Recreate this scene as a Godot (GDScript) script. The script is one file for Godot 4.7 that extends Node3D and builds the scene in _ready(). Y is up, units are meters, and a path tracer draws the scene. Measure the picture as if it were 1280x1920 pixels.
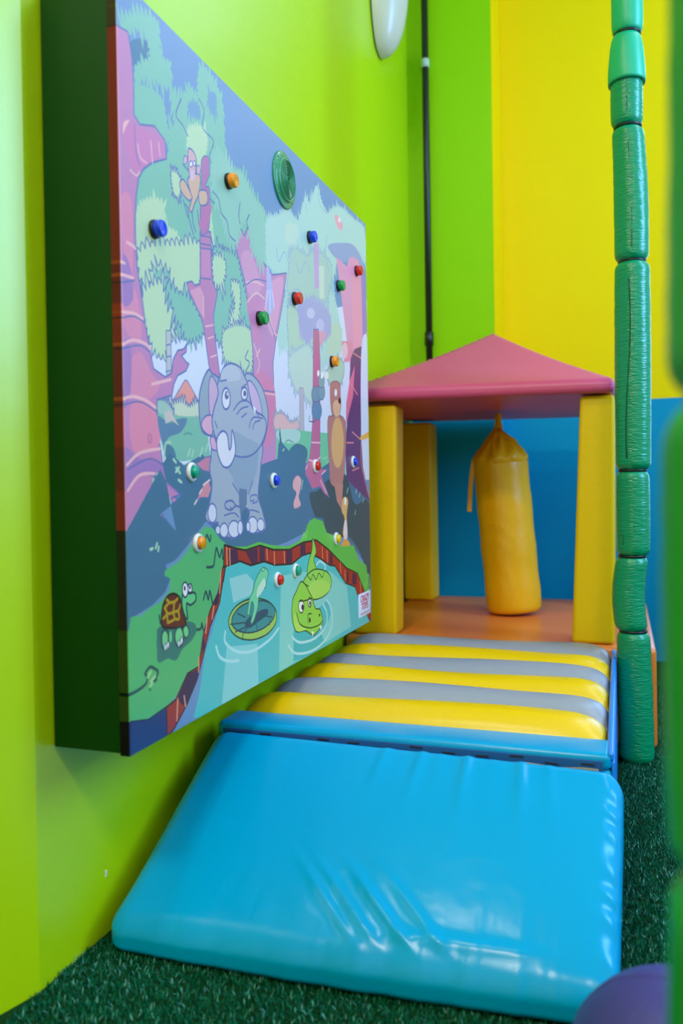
extends Node3D
# Corner of an indoor play area. Depth into the scene is measured along -z.

const DW := 0.8376      # left wall plane, x = -DW
const DP := 0.6959      # printed face of the game panel, x = -DP
const ZB := 3.66        # back wall
const ZF := 6.6         # far end of the hall, out of view
const ZK := 1.012       # start of the added bend in the left wall
var M := {}             # materials
var taken := {}

# ------------------------------------------------------------------ naming
func numbered(n: String) -> String:
	if not taken.has(n):
		taken[n] = 0
		return n
	taken[n] += 1
	return "%s_%03d" % [n, taken[n]]

func tag(o: Node3D, label := "", category := "", group := "", kind := "") -> Node3D:
	if label != "": o.set_meta("label", label)
	if category != "": o.set_meta("category", category)
	if group != "": o.set_meta("group", group)
	if kind != "": o.set_meta("kind", kind)
	return o

func thing(called: String, at := Vector3.ZERO) -> Node3D:
	var o := Node3D.new()
	o.name = numbered(called)
	o.position = at
	add_child(o, true)
	return o

func obj(called: String, mesh: Mesh, m: Material, parent: Node = self, at := Vector3.ZERO) -> MeshInstance3D:
	var o := MeshInstance3D.new()
	o.name = numbered(called) if parent == self else called
	o.mesh = mesh
	o.material_override = m
	o.position = at
	o.cast_shadow = GeometryInstance3D.SHADOW_CASTING_SETTING_ON
	parent.add_child(o, true)
	return o

func struct(called: String, mesh: Mesh, m: Material, parent: Node = self, at := Vector3.ZERO) -> MeshInstance3D:
	var o := obj(called, mesh, m, parent, at)
	if parent == self: o.set_meta("kind", "structure")
	return o

# ------------------------------------------------------------------ materials
func mat(key: String, c: Color, rough: float, spec := 0.5) -> StandardMaterial3D:
	var m := StandardMaterial3D.new()
	m.resource_name = key
	m.albedo_color = c
	m.roughness = rough
	m.metallic_specular = spec
	m.cull_mode = BaseMaterial3D.CULL_DISABLED
	M[key] = m
	return m

func rgb(r: int, g: int, b: int) -> Color:
	return Color(r / 255.0, g / 255.0, b / 255.0)

func noise_tex(seed_: int, freq: float, size := 512, oct := 3, as_normal := false, strength := 4.0) -> NoiseTexture2D:
	var n := FastNoiseLite.new()
	n.seed = seed_
	n.noise_type = FastNoiseLite.TYPE_SIMPLEX_SMOOTH
	n.frequency = freq
	n.fractal_octaves = oct
	var t := NoiseTexture2D.new()
	t.width = size
	t.height = size
	t.seamless = true
	t.as_normal_map = as_normal
	t.bump_strength = strength
	t.noise = n
	return t

func relief(m: StandardMaterial3D, tex: Texture2D, scale_cm: float, per_metre: float, world := true) -> void:
	m.heightmap_enabled = true
	m.heightmap_texture = tex
	m.heightmap_scale = scale_cm
	m.uv1_triplanar = true
	m.uv1_world_triplanar = world
	m.uv1_scale = Vector3.ONE * per_metre

func weave_tex() -> ImageTexture:
	# coated fabric: a square weave of threads under the vinyl skin
	var im := Image.create(64, 64, false, Image.FORMAT_L8)
	for y in 64:
		for x in 64:
			var a := absf(sin(PI * x / 8.0))
			var b := absf(sin(PI * y / 8.0))
			var over := (int(x / 8.0) + int(y / 8.0)) % 2 == 0
			var v := a * 0.9 if over else b * 0.9
			im.set_pixel(x, y, Color(v, v, v))
	return ImageTexture.create_from_image(im)

func make_materials() -> void:
	var plaster := noise_tex(3, 0.006, 512, 4)
	var m := mat("lime_paint", rgb(180, 213, 1), 0.34, 0.55)
	relief(m, plaster, 0.12, 0.8)
	m = mat("green_paint", rgb(150, 208, 2), 0.42, 0.25)
	relief(m, plaster, 0.12, 0.8)
	m = mat("yellow_paint", rgb(248, 212, 2), 0.45, 0.2)
	relief(m, plaster, 0.12, 0.8)
	m = mat("teal_paint", rgb(0, 146, 184), 0.42, 0.25)
	relief(m, plaster, 0.1, 0.8)
	m = mat("white_paint", rgb(225, 226, 222), 0.6)
	m = mat("floor_base", rgb(14, 52, 20), 0.9, 0.2)
	var crease := noise_tex(11, 0.02, 512, 4)
	m = mat("blue_vinyl", rgb(0, 152, 200), 0.19, 0.33)
	relief(m, weave_tex(), 0.005, 70.0, false)
	m = mat("bright_blue_vinyl", rgb(20, 130, 222), 0.35)
	m = mat("yellow_vinyl", rgb(236, 190, 2), 0.32)
	relief(m, crease, 0.04, 3.0, false)
	m = mat("post_vinyl", rgb(238, 190, 1), 0.4, 0.35)
	relief(m, crease, 0.04, 3.0, false)
	m = mat("gold_vinyl", rgb(232, 172, 4), 0.36)
	relief(m, crease, 0.04, 4.0, false)
	m = mat("grey_vinyl", rgb(150, 152, 158), 0.34)
	relief(m, crease, 0.04, 3.0, false)
	m = mat("orange_vinyl", rgb(232, 126, 44), 0.34)
	relief(m, crease, 0.04, 2.0, false)
	m = mat("pink_vinyl", rgb(214, 78, 122), 0.4)
	relief(m, crease, 0.04, 3.0, false)
	m = mat("velcro", rgb(18, 84, 140), 0.9)
	m = mat("dark_staple", rgb(42, 34, 30), 0.6)
	m = mat("tan_backing", rgb(150, 140, 120), 0.8)
	m = mat("mount_green", rgb(0, 56, 1), 0.5, 0.3)
	m = mat("panel_edge", rgb(70, 44, 30), 0.5)
	m = mat("foam_green", rgb(0, 142, 92), 0.26)
	relief(m, crinkle_tex(), 0.22, 5.0, false)
	m = mat("foam_smooth", rgb(24, 176, 122), 0.4)
	m = mat("near_foam", rgb(0, 136, 40), 0.45)
	m = mat("slit_dark", rgb(4, 52, 30), 0.8)
	m = mat("tie_black", rgb(14, 14, 14), 0.4)
	m = mat("steel_pole", rgb(120, 124, 122), 0.4)
	m = mat("pipe_black", rgb(14, 14, 14), 0.35)
	m = mat("pipe_clip", rgb(190, 205, 180), 0.5)
	m = mat("opal_glass", rgb(206, 200, 172), 0.3)
	m = mat("sconce_plate", rgb(40, 70, 10), 0.6)
	m = mat("purple_vinyl", rgb(58, 50, 122), 0.5)
	m = mat("white_plastic", rgb(226, 222, 210), 0.3)
	m = mat("collar_black", rgb(10, 10, 10), 0.4)
	m = mat("cap_blue", rgb(4, 62, 205), 0.18)
	m = mat("cap_orange", rgb(248, 146, 14), 0.18)
	m = mat("cap_red", rgb(216, 34, 12), 0.18)
	m = mat("cap_green", rgb(2, 150, 62), 0.18)
	m = mat("cap_teal", rgb(2, 158, 118), 0.18)
	m = mat("cap_yellow", rgb(242, 196, 8), 0.18)
	m = mat("grille_green", rgb(58, 142, 92), 0.22)
	m = mat("sticker_white", rgb(226, 226, 232), 0.4)
	m = mat("ink_red", rgb(200, 26, 26), 0.5)
	m = mat("ink_faint", rgb(200, 150, 160), 0.5)
	m = mat("frame_white", rgb(235, 236, 235), 0.4)
	m = mat("turf", rgb(255, 255, 255), 0.5, 0.25)
	m.vertex_color_use_as_albedo = true
	m = mat("lamp_face", rgb(255, 255, 255), 0.5)
	m.emission_enabled = true
	m.emission = Color(1, 1, 1)
	m.emission_energy_multiplier = 1.0
	m = mat("pane", Color(0.95, 0.98, 1.0, 0.06), 0.05)
	m.transparency = BaseMaterial3D.TRANSPARENCY_ALPHA

func crinkle_tex() -> ImageTexture:
	# thin plastic film shrunk round foam: fine creases running across the sleeve
	var n := FastNoiseLite.new()
	n.seed = 21
	n.frequency = 1.0
	n.fractal_octaves = 3
	var im := Image.create(256, 256, false, Image.FORMAT_L8)
	for y in 256:
		for x in 256:
			var v := 0.5 + 0.5 * n.get_noise_2d(x * 0.02, y * 0.14)
			im.set_pixel(x, y, Color(v, v, v))
	return ImageTexture.create_from_image(im)

# ------------------------------------------------------------------ shapes
func finish(st: SurfaceTool) -> ArrayMesh:
	st.generate_normals()
	return st.commit()

func begin() -> SurfaceTool:
	var st := SurfaceTool.new()
	st.begin(Mesh.PRIMITIVE_TRIANGLES)
	st.set_smooth_group(0)
	return st

func tri(st: SurfaceTool, a: Vector3, b: Vector3, c: Vector3, out: Vector3) -> void:
	# wound so that the front faces «out»
	var n := (c - a).cross(b - a)
	if n.dot(out) < 0.0:
		var t := b
		b = c
		c = t
	st.add_vertex(a)
	st.add_vertex(b)
	st.add_vertex(c)

func quad(st: SurfaceTool, a: Vector3, b: Vector3, c: Vector3, d: Vector3, out: Vector3) -> void:
	tri(st, a, b, c, out)
	tri(st, a, c, d, out)

func add_box(st: SurfaceTool, lo: Vector3, hi: Vector3) -> void:
	st.set_smooth_group(-1)
	var c := [lo, Vector3(hi.x, lo.y, lo.z), Vector3(hi.x, hi.y, lo.z), Vector3(lo.x, hi.y, lo.z), Vector3(lo.x, lo.y, hi.z), Vector3(hi.x, lo.y, hi.z), hi, Vector3(lo.x, hi.y, hi.z)]
	quad(st, c[0], c[1], c[2], c[3], Vector3(0, 0, -1))
	quad(st, c[4], c[5], c[6], c[7], Vector3(0, 0, 1))
	quad(st, c[0], c[1], c[5], c[4], Vector3(0, -1, 0))
	quad(st, c[3], c[2], c[6], c[7], Vector3(0, 1, 0))
	quad(st, c[0], c[3], c[7], c[4], Vector3(-1, 0, 0))
	quad(st, c[1], c[2], c[6], c[5], Vector3(1, 0, 0))
	st.set_smooth_group(0)

func box_mesh(boxes: Array) -> ArrayMesh:
	var st := begin()
	for b in boxes: add_box(st, b[0], b[1])
	return finish(st)

func axis_steps(h: float, r: float, n: int, arc: int) -> PackedFloat32Array:
	var a := PackedFloat32Array()
	for k in arc: a.append(-(h - r) - r * tan(PI / 4 * (arc - k) / arc))
	for k in n + 1: a.append(lerpf(-(h - r), h - r, float(k) / n))
	for k in arc: a.append((h - r) + r * tan(PI / 4 * (k + 1) / arc))
	return a

# a rounded block; «shape» may move every point (given with its place in -1..1 of the block)
func soft_block(size: Vector3, r: float, n := Vector3i(1, 1, 1), arc := 4, shape = null) -> ArrayMesh:
	var h := size / 2.0
	var g := [axis_steps(h.x, r, n.x, arc), axis_steps(h.y, r, n.y, arc), axis_steps(h.z, r, n.z, arc)]
	var inner := h - Vector3(r, r, r)
	var st := begin()
	for ax in 3:
		var u := (ax + 1) % 3
		var v := (ax + 2) % 3
		for s in [-1.0, 1.0]:
			var pts := []
			for a in g[u]:
				var row := PackedVector3Array()
				for b in g[v]:
					var p := Vector3.ZERO
					p[ax] = s * h[ax]
					p[u] = a
					p[v] = b
					var q := Vector3(clampf(p.x, -inner.x, inner.x), clampf(p.y, -inner.y, inner.y), clampf(p.z, -inner.z, inner.z))
					var w := q + (p - q).normalized() * r
					w = w.snapped(Vector3.ONE * 1e-6)
					if shape != null: w = shape.call(w, w / h)
					row.append(w)
				pts.append(row)
			for i in g[u].size() - 1:
				for j in g[v].size() - 1:
					# winding from the axes themselves, so that shaped blocks stay right
					if s > 0.0:
						tri_raw(st, pts[i][j], pts[i][j + 1], pts[i + 1][j + 1])
						tri_raw(st, pts[i][j], pts[i + 1][j + 1], pts[i + 1][j])
					else:
						tri_raw(st, pts[i][j], pts[i + 1][j + 1], pts[i][j + 1])
						tri_raw(st, pts[i][j], pts[i + 1][j], pts[i + 1][j + 1])
	return finish(st)

func tri_raw(st: SurfaceTool, a: Vector3, b: Vector3, c: Vector3) -> void:
	st.add_vertex(a)
	st.add_vertex(b)
	st.add_vertex(c)

# rings[k] is a ring of points; rings are joined in order, ends capped
func add_rings(st: SurfaceTool, rings: Array, cap := true) -> void:
	var m: int = rings[0].size()
	for k in rings.size() - 1:
		for i in m:
			var j := (i + 1) % m
			tri_raw(st, rings[k][i], rings[k + 1][j], rings[k + 1][i])
			tri_raw(st, rings[k][i], rings[k][j], rings[k + 1][j])
	if cap:
		for e in [0, rings.size() - 1]:
			var c := Vector3.ZERO
			for p in rings[e]: c += p
			c /= m
			for i in m:
				var j := (i + 1) % m
				if e == 0: tri_raw(st, c, rings[e][j], rings[e][i])
				else: tri_raw(st, c, rings[e][i], rings[e][j])

func ring(c: Vector3, r: float, ax: Vector3, n := 24) -> PackedVector3Array:
	var a := ax.cross(Vector3(0.31, 0.17, 0.93)).normalized()
	var b := ax.cross(a).normalized()
	var out := PackedVector3Array()
	for i in n:
		var t := TAU * i / n
		out.append(c + a * cos(t) * r - b * sin(t) * r)
	return out

# profile: [distance along the axis, radius] pairs
func lathe(profile: Array, ax: Vector3, n := 32, at := Vector3.ZERO) -> ArrayMesh:
	var st := begin()
	var rings := []
	for p in profile: rings.append(ring(at + ax * p[0], maxf(p[1], 0.0001), ax, n))
	add_rings(st, rings)
	return finish(st)

func tube(path: Array, r: float, n := 10) -> ArrayMesh:
	var st := begin()
	var rings := []
	for k in path.size():
		var d: Vector3 = path[mini(k + 1, path.size() - 1)] - path[maxi(k - 1, 0)]
		rings.append(ring(path[k], r, d.normalized(), n))
	add_rings(st, rings)
	return finish(st)

# a block with its own four corners below and four above (front left, front right, back right, back left), rounded
func taper_block(foot: Array, head: Array, r: float) -> ArrayMesh:
	var size := Vector3((foot[1] - foot[0]).length(), (head[0] - foot[0]).length(), (foot[3] - foot[0]).length())
	var place := func(_w: Vector3, u: Vector3) -> Vector3:
		var a := (u.x + 1.0) / 2.0
		var b := (u.y + 1.0) / 2.0
		var c := (1.0 - u.z) / 2.0
		var lo: Vector3 = foot[0].lerp(foot[1], a).lerp(foot[3].lerp(foot[2], a), c)
		var hi: Vector3 = head[0].lerp(head[1], a).lerp(head[3].lerp(head[2], a), c)
		return lo.lerp(hi, b)
	return soft_block(size, r, Vector3i(3, 10, 3), 4, place)

func V(x: float, y: float, depth: float) -> Vector3:
	return Vector3(x, y, -depth)

# ------------------------------------------------------------------ the scene
func _ready() -> void:
	view_and_light()
	make_materials()
	room()
	lamps()
	bridge()
	ramp()
	playhouse()
	punching_bag()
	game_panel()
	foam_poles()
	wall_fittings()
	ball()
	turf()

func view_and_light() -> void:
	var cam := Camera3D.new()
	cam.name = "camera"
	add_child(cam)
	var at := CameraAttributesPhysical.new()
	at.frustum_near = 0.05
	at.frustum_far = 40.0
	at.frustum_focal_length = 28.0
	at.frustum_focus_distance = 1.75
	at.exposure_aperture = 2.6
	cam.attributes = at
	cam.near = 0.05
	cam.far = 40.0
	cam.projection = Camera3D.PROJECTION_FRUSTUM
	cam.size = 2.0 * 0.05 * 960.0 / 1532.85
	cam.frustum_offset = Vector2(0, -34.15 / 1532.85 * 0.05)
	var yaw := 0.3276
	var pitch := 0.0109
	var roll := -0.0157
	var f := Vector3(-sin(yaw), 0, -cos(yaw))
	var r := Vector3(cos(yaw), 0, -sin(yaw))
	var f2 := f * cos(pitch) - Vector3.UP * sin(pitch)
	var u2 := Vector3.UP * cos(pitch) + f * sin(pitch)
	var r3 := r * cos(roll) + u2 * sin(roll)
	var u3 := u2 * cos(roll) - r * sin(roll)
	cam.transform = Transform3D(Basis(r3, u3, -f2), Vector3(0, 0.76, 0))
	cam.current = true
	var we := WorldEnvironment.new()
	we.name = "environment"
	var e := Environment.new()
	e.background_mode = Environment.BG_SKY
	var sky := Sky.new()
	var sm := ProceduralSkyMaterial.new()
	sm.sky_top_color = rgb(120, 170, 230)
	sm.sky_horizon_color = rgb(215, 230, 245)
	sm.ground_horizon_color = rgb(200, 215, 225)
	sm.ground_bottom_color = rgb(120, 125, 125)
	sky.sky_material = sm
	e.sky = sky
	e.tonemap_mode = Environment.TONE_MAPPER_LINEAR
	e.tonemap_exposure = 0.87
	e.sdfgi_enabled = true
	e.ssao_enabled = true
	e.ssil_enabled = true
	we.environment = e
	add_child(we)
	# daylight through the far windows and through the window in the right wall
	daylight("far_daylight", V(1.25, 1.75, ZF - 0.03), PI, Vector2(1.6, 2.3), 6.0)
	daylight("side_daylight", V(2.17, 2.3, 1.92), PI / 2, Vector2(0.75, 1.9), 14.5)

func daylight(called: String, at: Vector3, turn: float, size: Vector2, energy: float) -> void:
	var day := AreaLight3D.new()
	day.name = called
	day.area_size = size
	day.light_color = rgb(132, 184, 255)
	day.light_energy = energy
	day.shadow_enabled = true
	day.position = at
	day.rotation.y = turn
	add_child(day)

func room() -> void:
	var R := 2.2
	var B := -2.6
	var H := 3.5
	var XE := 0.30          # the back wall ends here; the hall goes on past it to the far windows
	# left wall
	struct("wall_left", box_mesh([[V(-DW - 0.2, -0.1, ZF + 0.15), V(-DW, H + 0.1, ZK)]]), M.lime_paint).set_meta("label", "glossy lime green painted wall behind the jungle panel")
	obj("paint_chip", soft_block(Vector3(0.001, 0.011, 0.005), 0.0004, Vector3i(1, 3, 1), 1, func(w: Vector3, u: Vector3) -> Vector3: return w + Vector3(0, 0, 0.002 * u.y * u.y)), M.white_plastic, get_node("wall_left"), V(-DW + 0.0004, 0.103, 1.184))
	# bend added to catch window sheen: outward by 18 degrees just before the game panel
	var st := begin()
	st.set_smooth_group(-1)
	var xn := -DW - (ZK - B) * tan(deg_to_rad(18.0))
	var plan := [Vector2(-DW, ZK), Vector2(xn, B), Vector2(xn - 0.2, B), Vector2(-DW - 0.2, ZK)]
	for k in 4:
		var p: Vector2 = plan[k]
		var q: Vector2 = plan[(k + 1) % 4]
		quad(st, V(p.x, -0.1, p.y), V(q.x, -0.1, q.y), V(q.x, H + 0.1, q.y), V(p.x, H + 0.1, p.y), V(p.x + q.x + 2.0 * DW + 0.8 * (1.0 if k == 0 else -0.5), 0, (p.y + q.y) / 2.0 + 0.8) if k % 2 == 1 else (Vector3(1, 0, 0) if k == 0 else Vector3(-1, 0, 0)))
	quad(st, V(plan[0].x, H + 0.1, plan[0].y), V(plan[1].x, H + 0.1, plan[1].y), V(plan[2].x, H + 0.1, plan[2].y), V(plan[3].x, H + 0.1, plan[3].y), Vector3.UP)
	quad(st, V(plan[0].x, -0.1, plan[0].y), V(plan[1].x, -0.1, plan[1].y), V(plan[2].x, -0.1, plan[2].y), V(plan[3].x, -0.1, plan[3].y), Vector3.DOWN)
	struct("wall_near", finish(st), M.lime_paint).set_meta("label", "lime green wall with an outward bend added to catch window sheen, left of the jungle panel")
	# back wall: yellow above, teal below
	var d := 1.1
	var wb := struct("wall_back", box_mesh([[V(-DW, d, ZB + 0.15), V(XE, H, ZB)]]), M.yellow_paint)
	wb.set_meta("label", "bright yellow upper back wall beside the green corner")
	obj("painted_dado", box_mesh([[V(-DW, 0, ZB + 0.15), V(XE, d, ZB)]]), M.teal_paint, wb).set_meta("label", "teal painted lower part")
	# corner pillar
	var px := -0.478
	var pz := 3.42
	var wp := struct("wall_corner", box_mesh([[V(-DW, d, ZB), V(px - 0.004, H, pz)]]), M.green_paint)
	wp.set_meta("label", "green corner pillar with a yellow side, behind the pink roof")
	obj("yellow_side", box_mesh([[V(px - 0.004, d, ZB), V(px, H, pz + 0.001)]]), M.yellow_paint, wp)
	obj("painted_dado", box_mesh([[V(-DW, 0, ZB), V(px, d, pz)]]), M.teal_paint, wp)
	struct("wall_right", box_mesh([[V(R, -0.1, 1.45), V(R + 0.15, H + 0.1, B - 0.15)], [V(R, -0.1, ZF + 0.15), V(R + 0.15, H + 0.1, 2.31)], [V(R, -0.1, 2.31), V(R + 0.15, 1.3, 1.45)], [V(R, 3.3, 2.31), V(R + 0.15, H + 0.1, 1.45)]]), M.white_paint)
	struct("wall_far", box_mesh([[V(-DW, 0, ZF + 0.15), V(0.45, H, ZF)], [V(2.05, 0, ZF + 0.15), V(R, H, ZF)], [V(0.45, 0, ZF + 0.15), V(2.05, 0.6, ZF)], [V(0.45, 2.9, ZF + 0.15), V(2.05, H, ZF)]]), M.white_paint)
	struct("wall_front", box_mesh([[V(-2.3, -0.1, B), V(R, H + 0.1, B - 0.15)]]), M.white_paint)
	struct("floor", box_mesh([[V(-2.3, -0.1, ZF + 0.15), V(R + 0.15, 0, B - 0.15)]]), M.floor_base).set_meta("label", "dark green play area floor")
	struct("ceiling", box_mesh([[V(-2.3, H, ZF + 0.15), V(R + 0.15, H + 0.1, B - 0.15)]]), M.white_paint)
	# windows
	window("window_1", V(1.25, 1.75, ZF + 0.07), Vector2(1.6, 2.3), 0.0)
	window("window_2", V(2.27, 2.3, 1.88), Vector2(0.86, 2.0), PI / 2)

func window(called: String, at: Vector3, size: Vector2, turn: float) -> void:
	var h := size / 2.0
	var bars := [[Vector3(-h.x, -h.y, -0.03), Vector3(-h.x + 0.06, h.y, 0.03)], [Vector3(h.x - 0.06, -h.y, -0.03), Vector3(h.x, h.y, 0.03)], [Vector3(-h.x + 0.06, -h.y, -0.03), Vector3(h.x - 0.06, -h.y + 0.06, 0.03)], [Vector3(-h.x + 0.06, h.y - 0.06, -0.03), Vector3(h.x - 0.06, h.y, 0.03)], [Vector3(-0.03, -h.y + 0.06, -0.03), Vector3(0.03, h.y - 0.06, 0.03)]]
	var w := struct(called, box_mesh(bars), M.frame_white, self, at)
	w.rotation.y = turn
	for s in [-1.0, 1.0]:
		obj("pane", box_mesh([[Vector3(minf(s * 0.03, s * (h.x - 0.06)), -h.y + 0.06, -0.003), Vector3(maxf(s * 0.03, s * (h.x - 0.06)), h.y - 0.06, 0.003)]]), M.pane, w)

func lamps() -> void:
	var warm := rgb(255, 246, 232)
	var cool := rgb(196, 218, 255)
	# [x, depth, place, strength, size, colour]; the two rear panels are front fill added behind the camera
	for p in [[-0.69, 0.42, "nearest the camera, smallest of them", 1.7, 0.24, warm], [1.2, 2.9, "above the middle of the hall", 0.8, 0.6, warm], [0.64, 4.15, "behind the yellow back wall", 2.0, 0.6, cool], [1.4, 5.4, "nearest the far windows", 1.5, 0.6, cool], [-0.4, -1.2, "added as front fill behind the camera by the lime wall", 7.0, 0.6, warm], [1.3, -1.2, "added as front fill behind the camera by the right wall", 4.8, 0.6, warm]]:
		var o := thing("ceiling_light", V(p[0], 3.5, p[1]))
		tag(o, "flat square ceiling light panel %s, out of view" % p[2], "ceiling light", "ceiling light panels")
		var a: float = p[4] / 2.0
		var b := a - 0.02
		obj("frame", box_mesh([[Vector3(-a, -0.035, -a), Vector3(-b, 0, a)], [Vector3(b, -0.035, -a), Vector3(a, 0, a)], [Vector3(-b, -0.035, -a), Vector3(b, 0, -b)], [Vector3(-b, -0.035, b), Vector3(b, 0, a)]]), M.frame_white, o)
		obj("diffuser", box_mesh([[Vector3(-b, -0.03, -b), Vector3(b, -0.01, b)]]), M.lamp_face, o)
		var l := AreaLight3D.new()
		l.name = "panel_glow"
		l.area_size = Vector2(2.0 * b, 2.0 * b)
		l.light_color = p[5]
		l.light_energy = p[3]
		l.shadow_enabled = true
		l.position = Vector3(0, -0.04, 0)
		l.rotation.x = -PI / 2
		o.add_child(l)

# ------------------------------------------------------------------ padded bridge and ramp
func bridge() -> void:
	var o := thing("padded_bridge", V(-0.42, 0, 1.97))
	tag(o, "low blue padded bridge with rounded yellow and grey rolls across its top", "soft play")
	var x0 := -0.368
	var x1 := 0.402
	obj("body", soft_block(Vector3(x1 - x0, 0.252, 0.94), 0.012, Vector3i(8, 3, 8), 4), M.blue_vinyl, o, Vector3((x0 + x1) / 2, 0.126, 0.0))
	# each roll: half-round across the bridge, its ends drawn in
	for k in 6:
		var zc := -(1.655 + 0.1425 * k - 1.97)
		var rings := []
		var L := x1 - x0 - 0.012
		for i in 41:
			var t := -cos(PI * i / 40.0)
			var s := pow(maxf(1.0 - pow(absf(t), 14.0), 0.0), 0.5)
			s = maxf(s, 0.02)
			var cx := x0 + 0.004 + L * (t + 1.0) / 2.0
			var rg := PackedVector3Array()
			for j in 28:
				var a := TAU * j / 28.0
				var hy := sin(a)
				var y := 0.058 * hy * s if hy > 0.0 else 0.01 * hy
				rg.append(Vector3(cx, 0.249 + y + 0.003 * sin(cx * 9.0 + k * 2.1) * maxf(hy, 0.0) * s, zc - cos(a) * 0.0725 * lerpf(0.9, 1.0, s)))
			rings.append(rg)
		var st := begin()
		add_rings(st, rings)
		var b := obj("roll", finish(st), M.yellow_vinyl if k % 2 == 0 else M.grey_vinyl, o)
		b.set_meta("label", "yellow vinyl roll" if k % 2 == 0 else "grey vinyl roll")
	# plain blue front rail before the first roll
	obj("front_rail", soft_block(Vector3(x1 - x0, 0.032, 0.094), 0.012, Vector3i(30, 1, 3), 4), M.blue_vinyl, o, Vector3((x0 + x1) / 2, 0.264, 0.423))
	# blue bound edge along the open side
	obj("edge_binding", soft_block(Vector3(0.012, 0.016, 0.93), 0.005, Vector3i(1, 1, 24), 3), M.bright_blue_vinyl, o, Vector3(x1 - 0.002, 0.274, 0.0))
	obj("side_panel", soft_block(Vector3(0.006, 0.262, 0.925), 0.0025, Vector3i(1, 2, 8), 2), M.bright_blue_vinyl, o, Vector3(x1 + 0.002, 0.134, 0.0))
	# hook-and-loop strip in the joint with the ramp, stapled along its length
	obj("fastening_strip", soft_block(Vector3(0.74, 0.02, 0.004), 0.0015, Vector3i(20, 1, 1), 2), M.velcro, o, Vector3(0.018, 0.258, 0.4715))
	for k in 12:
		var s := obj("staple", box_mesh([[Vector3(-0.012, -0.0012, -0.001), Vector3(0.012, 0.0012, 0.001)]]), M.dark_staple, o, Vector3(-0.32 + 0.062 * k, 0.26 + 0.004 * sin(k * 2.3), 0.4742))
		s.rotation.z = 0.05 * sin(k * 1.7)
	obj("torn_backing", soft_block(Vector3(0.30, 0.006, 0.004), 0.0015, Vector3i(12, 1, 1), 2, func(w: Vector3, u: Vector3) -> Vector3: return w + Vector3(0, 0.002 * sin(u.x * 9.0), 0)), M.tan_backing, o, Vector3(0.23, 0.25, 0.4742))

func bump(x: float, c: float, w: float) -> float:
	var t := (x - c) / w
	return exp(-t * t)

func ramp() -> void:
	var o := thing("ramp_mat", V(-0.40, 0, 1.3))
	tag(o, "shiny turquoise blue vinyl ramp leading up to the striped bridge", "ramp")
	var foot := [V(-0.805, 0, 1.128), V(-0.012, 0, 1.165), V(-0.0, 0, 1.488), V(-0.79, 0, 1.494)]
	var head := [V(-0.805, 0.05, 1.128), V(-0.006, 0.054, 1.16), V(0.002, 0.270, 1.486), V(-0.782, 0.280, 1.492)]
	var off := o.position
	var n := FastNoiseLite.new()
	n.seed = 5
	n.frequency = 1.0
	var place := func(_w: Vector3, u: Vector3) -> Vector3:
		var a := (u.x + 1.0) / 2.0
		var b := (u.y + 1.0) / 2.0
		var c := (1.0 - u.z) / 2.0      # 0 at the front, 1 at the bridge
		var lo: Vector3 = foot[0].lerp(foot[1], a).lerp(foot[3].lerp(foot[2], a), c)
		var hi: Vector3 = head[0].lerp(head[1], a).lerp(head[3].lerp(head[2], a), c)
		var tall := hi.y - lo.y
		var near_top := 0.1 * minf(1.0, tall / 0.1)
		var level := tall - (1.0 - b) * near_top if b >= 0.5 else b * 2.0 * (tall - 0.5 * near_top)
		var p := lo.lerp(hi, level / tall)
		var slope := Vector3(0, 0.82, 0.57)
		# the stuffing swells in the middle and pulls in at the hems
		var swell := 0.014 * (1.0 - pow(absf(u.x), 4.0)) * (1.0 - pow(absf(u.z), 3.0))
		# gathers hanging from the top seam
		var g := 0.0
		var cs := [0.47, 0.555, 0.60, 0.66, 0.72, 0.78, 0.84]
		for i in 7:
			var k: float = cs[i]
			g += 0.0046 * bump(a, k + 0.015 * (1.0 - c) * (i - 2), 0.011 + 0.012 * (1.0 - c)) * smoothstep(0.5, 0.97, c) * (0.6 + 0.4 * sin(i * 2.7))
		# slanting folds above the front hem
		var q := a + 0.55 * c
		for i in 4:
			g += [0.0026, 0.003, 0.0042, 0.0026][i] * bump(q, [0.56, 0.605, 0.67, 0.74][i], 0.016) * smoothstep(0.04, 0.14, c) * (1.0 - smoothstep(0.22, 0.42, c))
		g += 0.0035 * bump(c, 0.115, 0.03) * smoothstep(0.52, 0.66, a) * (1.0 - smoothstep(0.8, 0.93, a))
		# little puckers along the open side
		g += 0.002 * bump(a, 0.985, 0.02) * sin(c * 52.0 + sin(c * 17.0)) 
		g += 0.0007 * n.get_noise_2d(a * 7.0, c * 4.0)
		p += slope * (swell + g) * smoothstep(0.0, 1.0, b)
		# front hem bows out and wavers
		p.z += (0.010 * (1.0 - u.x * u.x) + 0.003 * n.get_noise_2d(a * 9.0, 3.0)) * (1.0 - c) * (1.0 - c)
		return p - off
	obj("cover", soft_block(Vector3(0.8, 0.10, 0.44), 0.036, Vector3i(200, 4, 110), 8, place), M.blue_vinyl, o)

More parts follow.
